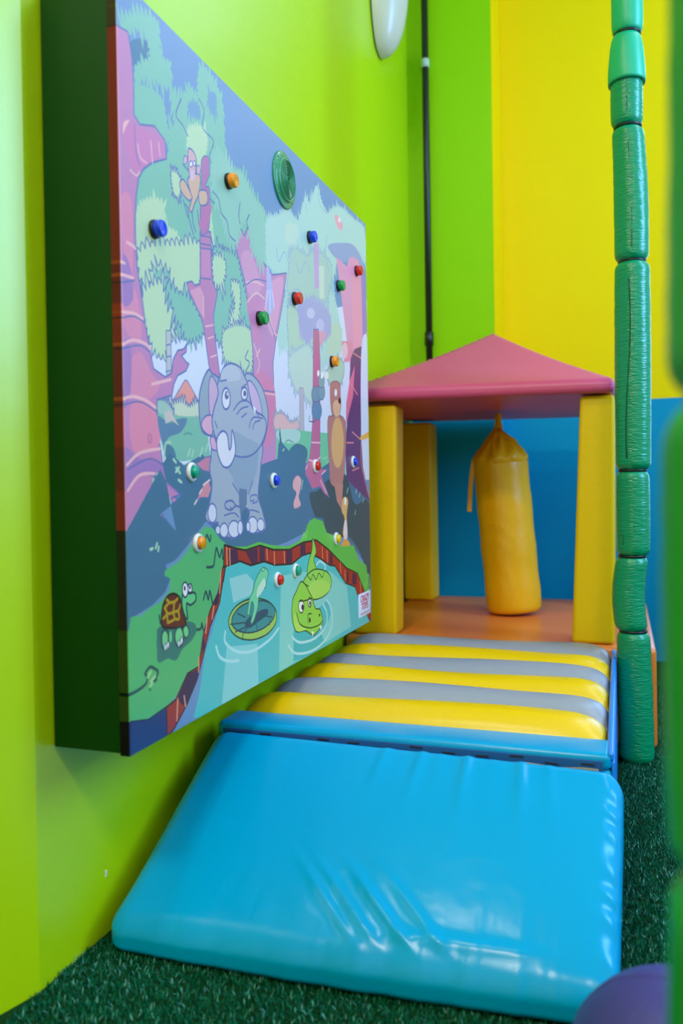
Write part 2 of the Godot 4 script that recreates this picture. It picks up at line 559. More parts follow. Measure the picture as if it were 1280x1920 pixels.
# ------------------------------------------------------------------ playhouse of soft blocks
func playhouse() -> void:
	var o := thing("platform_block", V(-0.367, 0, 2.92))
	tag(o, "low orange vinyl platform block under the little playhouse", "soft play")
	obj("block", soft_block(Vector3(0.922, 0.288, 0.95), 0.018, Vector3i(6, 3, 6), 5), M.orange_vinyl, o, Vector3(0, 0.144, 0))
	var y0 := 0.289
	var y1 := 1.006
	# feet: left, right, front, back; heads likewise
	var specs := [
		["yellow square foam post at the playhouse front, beside the jungle panel", [-0.80, -0.662, 2.455, 2.555], [-0.80, -0.652, 2.455, 2.555]],
		["broad yellow foam post at the playhouse front, behind the green padded pole", [-0.136, -0.018, 2.46, 2.57], [-0.105, -0.010, 2.46, 2.57]],
		["shaded yellow foam post in the rear left corner of the playhouse", [-0.832, -0.712, 3.22, 3.345], [-0.832, -0.714, 3.22, 3.345]],
		["yellow foam post in the rear right corner of the playhouse, hidden behind the front one", [-0.115, -0.018, 3.22, 3.33], [-0.095, -0.012, 3.22, 3.33]],
	]
	for s in specs:
		var f: Array = s[1]
		var h: Array = s[2]
		var p := thing("foam_post", V((f[0] + f[1]) / 2, y0, (f[2] + f[3]) / 2))
		tag(p, s[0], "foam post", "yellow posts holding up the pink roof")
		var c := p.position
		obj("cover", taper_block([V(f[0], y0, f[2]) - c, V(f[1], y0, f[2]) - c, V(f[1], y0, f[3]) - c, V(f[0], y0, f[3]) - c],
			[V(h[0], y1, h[2]) - c, V(h[1], y1, h[2]) - c, V(h[1], y1, h[3]) - c, V(h[0], y1, h[3]) - c], 0.012), M.post_vinyl, p)
	# roof: a shallow pyramid with a soft rim
	var r := thing("foam_roof", V(-0.42, 1.007, 2.90))
	tag(r, "pink pyramid foam roof of the playhouse", "foam roof")
	var rise := 0.222
	var rim := 0.036
	var place := func(w: Vector3, u: Vector3) -> Vector3:
		var e := maxf(absf(u.x), absf(u.z))
		if w.y > 0.0:
			w.y += (rise) * (1.0 - e) - 0.006 * sin(PI * e) + 0.012 * (1.0 - e) * (1.0 - e)
		return w
	var cover := obj("cover", soft_block(Vector3(0.822, rim, 0.95), 0.015, Vector3i(40, 1, 40), 5, place), M.pink_vinyl, r, Vector3(0, rim / 2 + 0.008, 0))
	cover.rotation.z = -0.012

func punching_bag() -> void:
	var o := thing("punching_bag", V(-0.36, 0.291, 2.97))
	tag(o, "yellow vinyl punching bag hanging tilted inside the playhouse", "punching bag")
	var base := Vector3(0, 0.004, 0)
	var top := Vector3(-0.046, 0.555, 0)
	var d := (top - base).normalized()
	var L := (top - base).length()
	var n := FastNoiseLite.new()
	n.seed = 8
	n.frequency = 1.0
	var rings := []
	var prof := [[0.0, 0.0], [0.0, 0.05], [0.002, 0.078], [0.006, 0.088], [0.016, 0.094], [0.03, 0.0955]]
	for k in 24: prof.append([lerpf(0.04, L - 0.012, k / 23.0), 0.0965 + 0.001 * sin(k * 0.9)])
	prof += [[L - 0.005, 0.0955], [L, 0.092], [L + 0.002, 0.09]]
	for p in prof:
		var rg := ring(base + d * p[0], maxf(p[1], 0.0005), d, 48)
		for i in 48: rg[i] += (rg[i] - base - d * p[0]) * 0.02 * n.get_noise_2d(i * 0.25, p[0] * 20.0) * (1.0 if p[1] > 0.03 else 0.0)
		rings.append(rg)
	var st := begin()
	add_rings(st, rings)
	obj("body", finish(st), M.gold_vinyl, o)
	# gathered neck: the cover folded in towards the strap
	rings = []
	var neck := [[L - 0.02, 0.0975, 0.0], [L - 0.006, 0.0985, 0.05], [L + 0.004, 0.097, 0.08], [L + 0.02, 0.086, 0.13], [L + 0.04, 0.07, 0.2], [L + 0.062, 0.052, 0.26], [L + 0.085, 0.03, 0.28], [L + 0.102, 0.016, 0.1], [L + 0.108, 0.008, 0.0]]
	for p in neck:
		var c: Vector3 = base + d * p[0]
		var rg := ring(c, p[1], d, 64)
		for i in 64: rg[i] = c + (rg[i] - c) * (1.0 + p[2] * (sin(i * TAU * 9.0 / 64.0 + p[0] * 40.0) * 0.6 + 0.8 * n.get_noise_2d(i * 0.35, p[0] * 30.0))) + d * 0.012 * n.get_noise_2d(i * 0.3, 9.0) * (1.0 if p[2] > 0.0 else 0.0)
		rings.append(rg)
	st = begin()
	add_rings(st, rings)
	obj("neck", finish(st), M.gold_vinyl, o).set_meta("label", "gathered and folded neck")
	# strap up to the roof, wrapped round itself
	var s0 := base + d * (L + 0.03)
	var hang := Vector3(-0.05, 0.718, 0.0)
	var twist := func(w: Vector3, u: Vector3) -> Vector3:
		var a := u.y * 1.1
		var q := Vector3(w.x * cos(a) - w.z * sin(a), w.y, w.x * sin(a) + w.z * cos(a))
		return q * Vector3(1.0 + 0.12 * sin(u.y * 9.0), 1, 1)
	var strap := obj("strap", soft_block(Vector3(0.028, (hang - s0).length(), 0.014), 0.004, Vector3i(2, 24, 2), 3, twist), M.gold_vinyl, o, (s0 + hang) / 2)
	strap.basis = Basis(Quaternion(Vector3.UP, (hang - s0).normalized()))
	var sl := obj("strap_loop", soft_block(Vector3(0.036, 0.05, 0.026), 0.006, Vector3i(2, 3, 2), 3), M.gold_vinyl, o, s0 + Vector3(0.004, 0.036, 0.028))
	sl.rotation = Vector3(-0.5, 0.2, 0.12)
	obj("loose_strap", soft_block(Vector3(0.016, 0.19, 0.005), 0.002, Vector3i(2, 16, 1), 2, func(w: Vector3, u: Vector3) -> Vector3: return w + Vector3(0.010 * u.y + 0.004 * u.y * u.y, 0, 0.004 * sin(u.y * 3.0))), M.gold_vinyl, o, Vector3(-0.147, 0.46, 0.03))

# ------------------------------------------------------------------ the game panel on the wall
func game_panel() -> void:
	var z0 := 1.0493
	var z1 := 2.3056
	var y0 := 0.3585
	var y1 := 1.5233
	var o := thing("game_panel", V(-DW, (y0 + y1) / 2, (z0 + z1) / 2))
	tag(o, "large wall panel printed with a cartoon jungle, with coloured push buttons", "game panel")
	var c := o.position
	# deep green box on the wall
	var mx0 := -DW + 0.003
	var mx1 := -DP - 0.0175
	obj("mount_box", soft_block(Vector3(mx1 - mx0, y1 - y0 - 0.004, z1 - z0 - 0.006), 0.002, Vector3i(1, 1, 1), 2), M.mount_green, o, V((mx0 + mx1) / 2, (y0 + y1) / 2, (z0 + z1) / 2) - c)
	var bk := obj("mount_backing", box_mesh([[V(-DW, y0 + 0.006, z1 - 0.004), V(-DW + 0.003, y1 - 0.006, z0 + 0.008)]]), M.collar_black, o)
	bk.position = -c
	# printed board, its print wrapping round the edges
	var art := ImageTexture.create_from_image(paint_print())
	var pm := mat("jungle_print", Color.WHITE, 0.36, 0.55)
	pm.albedo_texture = art
	pm.texture_repeat = false
	var st := begin()
	var maker := [st]
	var t := 0.0175
	var b := 0.0016
	var prof := [[-t, 0.0], [-b, 0.0], [-b * 0.3, b * 0.3], [0.0, b]]
	var cs := []
	for p in prof:
		var x: float = -DP + p[0]
		var i: float = p[1]
		cs.append([V(x, y1 - i, z0 + i), V(x, y1 - i, z1 - i), V(x, y0 + i, z1 - i), V(x, y0 + i, z0 + i)])
	var uv := func(p: Vector3) -> Vector2:
		return Vector2(clampf((-p.z - z0) / (z1 - z0), 0.0015, 0.9985), clampf((y1 - p.y) / (y1 - y0), 0.0015, 0.9985))
	var put := func(q: Array) -> void:
		for k in [0, 1, 2, 0, 2, 3]:
			maker[0].set_uv(uv.call(q[k]))
			maker[0].add_vertex(q[k] - c)
	st.set_smooth_group(-1)
	for k in 3:
		for s in 4:
			var e := (s + 1) % 4
			put.call([cs[k][s], cs[k][e], cs[k + 1][e], cs[k + 1][s]])
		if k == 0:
			# board flanks: the print tinted dark brown, their shade put into the colour
			var em := mat("shade_tinted_print", Color(0.50, 0.36, 0.20), 0.6, 0.2)
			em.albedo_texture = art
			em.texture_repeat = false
			obj("shaded_print_edge", finish(st), em, o)
			st = begin()
			st.set_smooth_group(-1)
			maker[0] = st
	put.call([cs[3][0], cs[3][1], cs[3][2], cs[3][3]])
	obj("print_board", finish(st), pm, o).set_meta("label", "cartoon jungle print with elephant, turtle, frog and crocodile")
	# speaker grille: flange, raised dome, concentric ribs, screws
	var ax := Vector3(1, 0, 0)
	var gc := V(-DP, 1.4355, 1.682) - c
	var g := obj("speaker_grille", lathe([[0.0, 0.0615], [0.003, 0.0615], [0.0045, 0.0595], [0.005, 0.05], [0.0045, 0.0485], [0.009, 0.0475], [0.0115, 0.0455], [0.0118, 0.043], [0.010, 0.042], [0.010, 0.0]], ax, 64, gc), M.grille_green, o)
	g.set_meta("label", "round green speaker grille")
	for k in 9:
		var r := 0.0405 - 0.0042 * k
		obj("grille_ring", lathe([[0.0095, r - 0.0013], [0.0095, r + 0.0013], [0.0128, r + 0.0006], [0.0132, r], [0.0128, r - 0.0006], [0.0095, r - 0.0013]], ax, 48, gc), M.grille_green, g)
	for k in 4:
		var a := PI / 4 + k * PI / 2
		obj("screw", lathe([[0.0045, 0.0022], [0.0058, 0.002], [0.0062, 0.0]], ax, 12, gc + Vector3(0, sin(a), cos(a)) * 0.0545), M.steel_pole, g)
	# push buttons
	var hi := [["blue", 1.1708, 1.141, 1.1], ["orange", 1.3387, 1.4073, 1.0], ["blue", 1.3532, 1.8358, 1.0], ["red", 1.3622, 2.2045, 1.0], ["green", 1.2841, 2.0439, 1.0], ["red", 1.1854, 1.7337, 1.0], ["green", 1.104, 1.5384, 1.0], ["orange", 1.0767, 1.9834, 1.0]]
	for s in hi:
		var p := V(-DP, s[1], s[2]) - c
		var col: Material = M["cap_" + s[0]]
		var cap := obj("push_button", lathe([[0.004, 0.0136], [0.0155, 0.0134], [0.0175, 0.0126], [0.0182, 0.011], [0.0176, 0.010], [0.0176, 0.0]], ax, 32, p), col, o)
		cap.set_meta("label", "%s push button" % s[0])
		obj("collar", lathe([[0.0, 0.0148], [0.0045, 0.0148], [0.0058, 0.0142], [0.0058, 0.0134]], ax, 32, p), M.collar_black, cap)
	var lo := [["teal", 0.7861, 1.2468], ["orange", 0.6629, 1.2649], ["blue", 0.7714, 1.5983], ["red", 0.8062, 1.8507], ["blue", 0.8229, 2.1481], ["yellow", 0.6211, 1.9949], ["teal", 0.5677, 1.7133], ["red", 0.5591, 1.6095]]
	for s in lo:
		var p := V(-DP, s[1], s[2]) - c
		var col: Material = M["cap_" + s[0]]
		var cap := obj("push_button", lathe([[0.004, 0.0108], [0.011, 0.0106], [0.0124, 0.0098], [0.0126, 0.0]], ax, 32, p), col, o)
		cap.set_meta("label", "%s push button in a white ring" % s[0])
		obj("bezel", lathe([[0.0, 0.0165], [0.002, 0.0168], [0.0045, 0.0158], [0.0062, 0.0138], [0.0062, 0.0125], [0.0035, 0.0112]], ax, 32, p), M.white_plastic, cap)
	# maker's sticker
	var sk := obj("sticker", soft_block(Vector3(0.0012, 0.066, 0.113), 0.0005, Vector3i(1, 1, 1), 1), M.sticker_white, o, V(-DP + 0.0004, 0.418, 2.2365) - c)
	sk.set_meta("label", "white sticker with red lettering")
	for line in [["CRAZY", 0.017, 0.026], ["TOYS", -0.005, 0.026], ["www.crazytoys.com", -0.024, 0.0085]]:
		var tm := TextMesh.new()
		var f := SystemFont.new()
		f.font_names = PackedStringArray(["Droid Sans"])
		f.font_weight = 800
		tm.font = f
		tm.text = line[0]
		tm.font_size = 64
		tm.pixel_size = line[2] / 64.0 * 1.05
		tm.depth = 0.0004
		tm.curve_step = 1.0
		var tx := obj("lettering", tm, M.ink_red if line[2] > 0.01 else M.ink_faint, sk, Vector3(0.0009, line[1], 0))
		tx.rotation.y = PI / 2

# ------------------------------------------------------------------ padded poles
func sleeve(parent: Node3D, y0: float, y1: float, c0: Vector2, c1: Vector2, r0: float, r1: float, m: Material, bulge := 0.0, seed_ := 1) -> MeshInstance3D:
	var n := FastNoiseLite.new()
	n.seed = seed_
	n.frequency = 1.0
	var rings := []
	var steps := maxi(14, int((y1 - y0) / 0.006))
	for k in steps + 1:
		var t := float(k) / steps
		var y := lerpf(y0, y1, t)
		var e := minf(y - y0, y1 - y)
		var q := clampf(e / 0.022, 0.0, 1.0)
		var shrink := 1.0 - 0.22 * pow(1.0 - q, 2.5)
		var r := lerpf(r0, r1, t) * shrink * (1.0 + 0.035 * sin(PI * t))
		var c := c0.lerp(c1, t)
		c.x -= bulge * sin(PI * t)
		var rg := PackedVector3Array()
		for i in 40:
			var a := TAU * i / 40.0
			var w := 1.0 + 0.018 * n.get_noise_3d(cos(a) * 2.0, sin(a) * 2.0, y * 45.0) + 0.02 * n.get_noise_3d(cos(a), sin(a), y * 7.0)
			rg.append(Vector3(c.x + cos(a) * r * w, y, c.y + sin(a) * r * w))
		rings.append(rg)
	var st := begin()
	add_rings(st, rings)
	return obj("foam_sleeve", finish(st), m, parent)

func foam_poles() -> void:
	var at := V(0.033, 0, 2.345)
	var o := thing("padded_pole", at)
	tag(o, "green foam padded pole standing beside the striped bridge and the playhouse", "padded pole")
	obj("core", lathe([[0.0, 0.02], [3.495, 0.02]], Vector3.UP, 16), M.steel_pole, o)
	# from the floor up: bottom, top, lean of the sleeve, radius
	var parts := [
		[0.0, 0.351, 0.004, -0.002, 0.0455, 0.0425, 0.0, "foam_green"],
		[0.354, 0.554, -0.006, -0.002, 0.0415, 0.041, 0.009, "foam_green"],
		[0.557, 0.785, 0.001, 0.001, 0.042, 0.042, 0.0, "foam_green"],
		[0.789, 1.345, 0.003, 0.006, 0.045, 0.045, 0.0, "foam_green"],
		[1.349, 1.706, 0.005, -0.001, 0.044, 0.041, -0.003, "foam_green"],
		[1.71, 1.86, -0.003, -0.003, 0.0405, 0.040, 0.0, "foam_green"],
	]
	var k := 0
	for p in parts:
		var s := sleeve(o, p[0], p[1], Vector2(p[2], 0), Vector2(p[3], 0), p[4], p[5], M[p[7]], p[6], 30 + k)
		k += 1
		if p[0] > 0.5 and p[1] - p[0] > 0.15:
			# the slit along which the sleeve was cut open
			var path := []
			for i in 15:
				var t := i / 14.0
				var y := lerpf(p[0] + 0.03, p[1] - 0.05, t)
				var r: float = lerpf(p[4], p[5], t) * 1.012
				var w := -0.012 + 0.006 * sin(t * 5.0 + k) if k == 4 else (-0.026 if k == 3 else 0.0)
				var cx: float = lerpf(p[2], p[3], t) - p[6] * sin(PI * t)
				path.append(Vector3(cx + w, y, sqrt(maxf(r * r - w * w, 0.0))))
			obj("slit", tube(path, 0.0018 if k == 4 else 0.0009, 6), M.slit_dark, s)
		if p[1] < 1.8:
			obj("cable_tie", lathe([[-0.003, 0.034], [-0.003, 0.0365], [0.003, 0.0365], [0.003, 0.034]], Vector3.UP, 32, Vector3(p[3], p[1] + 0.0015, 0)), M.tie_black, o)
	# a wider smooth cup slipped over the sleeves, and the next one above it
	var cup := [[1.826, 0.044], [1.824, 0.0475], [1.832, 0.0485], [1.86, 0.048], [1.89, 0.0455], [1.92, 0.0425], [1.94, 0.039], [1.953, 0.034], [1.954, 0.02]]
	obj("foam_cup", lathe(cup, Vector3.UP, 40, Vector3(-0.002, 0, 0)), M.foam_smooth, o).set_meta("label", "flared smooth light green sleeve")
	obj("cable_tie", lathe([[1.952, 0.032], [1.952, 0.0355], [1.9585, 0.0355], [1.9585, 0.032]], Vector3.UP, 32, Vector3(0, 0, 0)), M.tie_black, o)
	var up := [[1.958, 0.028], [1.959, 0.034], [1.966, 0.0385], [1.985, 0.0405], [2.04, 0.0405], [2.4, 0.0415], [2.402, 0.02]]
	obj("foam_sleeve", lathe(up, Vector3.UP, 40, Vector3(0.001, 0, 0)), M.foam_smooth, o)
	obj("foam_sleeve", lathe([[2.406, 0.03], [2.41, 0.041], [3.49, 0.041], [3.495, 0.03]], Vector3.UP, 40), M.foam_smooth, o)
	# the out-of-focus pole close to the camera
	var nr := thing("padded_pole", V(0.0735, 0, 0.45))
	tag(nr, "blurred green padded pole close to the camera at the right edge", "padded pole")
	obj("core", lathe([[0.0, 0.02], [3.495, 0.02]], Vector3.UP, 16), M.steel_pole, nr)
	var ys := [0.0, 0.28, 0.56, 0.80, 1.2, 1.7, 2.3, 3.49]
	for i in 7:
		sleeve(nr, ys[i] + 0.001, ys[i + 1] - 0.001, Vector2(0.0, 0), Vector2(0.0 if i < 3 else 0.009, 0), 0.052 if i < 3 else 0.05, 0.052 if i < 3 else 0.05, M.near_foam, 0.0, 60 + i)
		if i < 6: obj("cable_tie", lathe([[-0.003, 0.036], [-0.003, 0.041], [0.003, 0.041], [0.003, 0.036]], Vector3.UP, 32, Vector3(0, ys[i + 1], 0)), M.tie_black, nr)

func wall_fittings() -> void:
	# black pipe down the face of the corner pillar
	var o := thing("drain_pipe", V(-0.752, 1.1, 3.392))
	tag(o, "thin black pipe running down the green corner pillar", "pipe")
	obj("pipe", lathe([[0.0, 0.014], [2.1, 0.014]], Vector3.UP, 20), M.pipe_black, o)
	obj("coupling", lathe([[0.24, 0.0145], [0.242, 0.0185], [0.298, 0.0185], [0.30, 0.0145]], Vector3.UP, 20), M.pipe_black, o)
	obj("clip", lathe([[1.405, 0.0142], [1.405, 0.0175], [1.44, 0.0175], [1.44, 0.0142]], Vector3.UP, 20), M.pipe_clip, o)
	obj("clip_foot", box_mesh([[Vector3(-0.008, 1.41, -0.028), Vector3(0.008, 1.435, -0.012)]]), M.pipe_clip, o)
	# half-bowl wall light
	var s := thing("wall_sconce", V(-DW, 2.42, 2.975))
	tag(s, "white half-bowl wall light high on the lime green wall", "wall light")
	var st := begin()
	var rows := []
	for k in 19:
		var t := k / 18.0
		var q := pow(sin(t * PI / 2), 0.44)
		var row := PackedVector3Array()
		for i in 25:
			var a := PI * i / 24.0
			row.append(Vector3(0.006 + 0.112 * q * sin(a), 0.30 * t * t * 0.35 + 0.30 * t * 0.65 - 0.06, -0.115 * q * cos(a)))
		rows.append(row)
	for k in 18:
		for i in 24:
			tri(st, rows[k][i], rows[k][i + 1], rows[k + 1][i + 1], Vector3(1, 0, 0))
			tri(st, rows[k][i], rows[k + 1][i + 1], rows[k + 1][i], Vector3(1, 0, 0))
	for i in 24:
		# thickness of the bowl at its open top
		var p: Vector3 = rows[18][i]
		var p2: Vector3 = rows[18][i + 1]
		quad(st, p, p2, p2 * Vector3(0.9, 1, 0.94), p * Vector3(0.9, 1, 0.94), Vector3.UP)
	obj("bowl", finish(st), M.opal_glass, s)
	var pl := soft_block(Vector3(0.008, 0.27, 0.20), 0.003, Vector3i(1, 12, 2), 2, func(w: Vector3, u: Vector3) -> Vector3: return Vector3(w.x, w.y, w.z * pow(clampf((u.y + 1.0) / 2.0 + 0.05, 0.0, 1.0), 0.5)))
	obj("back_plate", pl, M.sconce_plate, s, Vector3(0.004, 0.10, 0.02))

func ball() -> void:
	var o := thing("play_ball", V(0.053, 0.1185, 0.912))
	tag(o, "purple padded ball at the foot of the ramp, out of focus", "ball")
	var prof := []
	for k in 33: prof.append([-0.118 * cos(PI * k / 32.0), 0.118 * sin(PI * k / 32.0)])
	obj("cover", lathe(prof, Vector3.UP, 48), M.purple_vinyl, o)
	for k in 6:
		var path := []
		for i in 25:
			var a := PI * i / 24.0
			var h := PI * k / 3.0 + 0.3
			path.append(Vector3(sin(a) * cos(h), cos(a), sin(a) * sin(h)) * 0.1178)
		obj("seam", tube(path, 0.0012, 6), M.purple_vinyl, o)

# ------------------------------------------------------------------ turf
func turf() -> void:
	var mesh := begin()
	mesh.set_smooth_group(-1)
	var w := 0.0011
	quad(mesh, Vector3(-w, 0, 0), Vector3(w, 0, 0), Vector3(w * 0.8, 0.5, 0.12), Vector3(-w * 0.8, 0.5, 0.12), Vector3(0, 0, 1))
	tri(mesh, Vector3(-w * 0.8, 0.5, 0.12), Vector3(w * 0.8, 0.5, 0.12), Vector3(0, 1.0, 0.42), Vector3(0, 0, 1))
	var blade := finish(mesh)
	var rng := RandomNumberGenerator.new()
	rng.seed = 77
	# [x from, x to, depth from, depth to, blades]
	var areas := [[-0.836, 0.30, 0.86, 1.16, 26000], [-0.005, 0.36, 1.16, 1.548, 12000], [0.0, 0.36, 1.557, 2.4, 20000], [0.0, 0.40, 2.4, 3.3, 12000], [-0.836, 1.6, -0.3, 0.86, 9000], [0.36, 1.8, 0.86, 3.2, 9000]]
	var spots := []
	for a in areas:
		for k in a[4]:
			spots.append(Vector2(rng.randf_range(a[0], a[1]), rng.randf_range(a[2], a[3])))
	var mm := MultiMesh.new()
	mm.transform_format = MultiMesh.TRANSFORM_3D
	mm.use_colors = true
	mm.mesh = blade
	mm.instance_count = spots.size()
	for i in spots.size():
		var h := rng.randf_range(0.006, 0.011)
		var b := Basis(Vector3.UP, rng.randf() * TAU) * Basis(Vector3.RIGHT, rng.randf_range(-0.5, 0.7))
		b = b * Basis.from_scale(Vector3(1.0, h, h))
		mm.set_instance_transform(i, Transform3D(b, V(spots[i].x, 0.0, spots[i].y)))
		var v := rng.randf_range(0.55, 1.25)
		mm.set_instance_color(i, Color(0.001 * v, 0.115 * v, 0.05 * v) if rng.randf() > 0.11 else Color(0.10, 0.33, 0.25))
	var o := MultiMeshInstance3D.new()
	o.name = "turf_pile"
	o.multimesh = mm
	o.material_override = M.turf
	add_child(o, true)
	tag(o, "short dark green artificial turf on the floor round the ramp", "artificial turf", "", "stuff")

# ------------------------------------------------------------------ the print: flat colours and outlines, in millimetres from its top left corner
var pic: Image
const PX := 1.5         # texels per millimetre

func curve(flat: Array, round_: bool, closed := true) -> PackedVector2Array:
	var p := PackedVector2Array()
	for i in range(0, flat.size(), 2): p.append(Vector2(flat[i], flat[i + 1]) * PX)
	if not round_: return p
	var out := PackedVector2Array()
	var n := p.size()
	for i in (n if closed else n - 1):
		var a := p[(i - 1 + n) % n] if closed else p[maxi(i - 1, 0)]
		var b := p[i]
		var c := p[(i + 1) % n]
		var d := p[(i + 2) % n] if closed else p[mini(i + 2, n - 1)]
		for k in 6: out.append(b.cubic_interpolate(c, a, d, k / 6.0))
	if not closed: out.append(p[n - 1])
	return out

func fill(p: PackedVector2Array, c: Color) -> void:
	var lo := INF
	var hi := -INF
	for q in p:
		lo = minf(lo, q.y)
		hi = maxf(hi, q.y)
	var n := p.size()
	for y in range(maxi(int(lo), 0), mini(int(hi) + 1, pic.get_height())):
		var xs := PackedFloat32Array()
		var v := y + 0.5
		for i in n:
			var a := p[i]
			var b := p[(i + 1) % n]
			if (a.y <= v) != (b.y <= v): xs.append(a.x + (v - a.y) * (b.x - a.x) / (b.y - a.y))
		xs.sort()
		for k in range(0, xs.size() - 1, 2):
			var x0 := int(round(xs[k]))
			var x1 := int(round(xs[k + 1]))
			if x1 > x0: pic.fill_rect(Rect2i(x0, y, x1 - x0, 1), c)

func pen(p: PackedVector2Array, c: Color, width: float, closed: bool) -> void:
	var r := width * PX / 2.0
	for i in (p.size() if closed else p.size() - 1):
		var a := p[i]
		var b := p[(i + 1) % p.size()]
		var d := (b - a).normalized() * r
		if d == Vector2.ZERO: continue
		var s := Vector2(-d.y, d.x)
		fill(PackedVector2Array([a + s, b + s, b + s * 0.5 + d * 0.87, b + d, b - s * 0.5 + d * 0.87, b - s, a - s, a - s * 0.5 - d * 0.87, a - d, a + s * 0.5 - d * 0.87]), c)

func area(flat: Array, c: Color, round_: bool, ink = null, width := 3.0) -> void:
	var p := curve(flat, round_)
	fill(p, c)
	if ink != null: pen(p, ink, width, true)

func stroke(flat: Array, c: Color, width: float) -> void:
	pen(curve(flat, flat.size() > 4, false), c, width, false)

# a patch of foliage: its border breaks into pointed fingers that hang or stand
func foliage(flat: Array, c: Color, finger: float, ink = null, width := 2.5) -> void:
	# the smoothed border, walked in equal steps
	var smooth := curve(flat, true)
	var p := PackedVector2Array()
	var pitch := finger * PX * 0.8
	var left := 0.0
	for i in smooth.size():
		var a0 := smooth[i]
		var b0 := smooth[(i + 1) % smooth.size()]
		var l0 := a0.distance_to(b0)
		while left < l0:
			p.append(a0.lerp(b0, left / maxf(l0, 0.001)))
			left += pitch
		left -= l0
	if p.size() < 4: p = smooth
	var n := p.size()
	var turn := 0.0
	for i in n: turn += p[i].cross(p[(i + 1) % n])
	var out := PackedVector2Array()
	var step := 0
	for i in n:
		var a := p[i]
		var b := p[(i + 1) % n]
		var nrm := (b - a).normalized().orthogonal() * (1.0 if turn > 0.0 else -1.0)
		var h := sin(step * 12.9898 + flat[0] * 0.37) * 43758.5453
		h -= floor(h)
		var way := (nrm * 0.6 + Vector2(0.1, 0.9 if nrm.y >= -0.3 else -0.8)).normalized()
		var reach := finger * PX * (0.3 + 1.4 * h * h) * (1.35 if nrm.y > 0.25 else (1.0 if nrm.y < -0.3 else 0.55))
		out.append(a - nrm * finger * PX * 0.15)
		out.append(a + (b - a) * 0.14 + way * reach * 0.55)
		out.append(a + (b - a) * 0.42 + way * reach)
		out.append(a + (b - a) * 0.74 + way * reach * 0.5)
		step += 1
	fill(out, c)
	if ink != null: pen(out, ink, width, true)

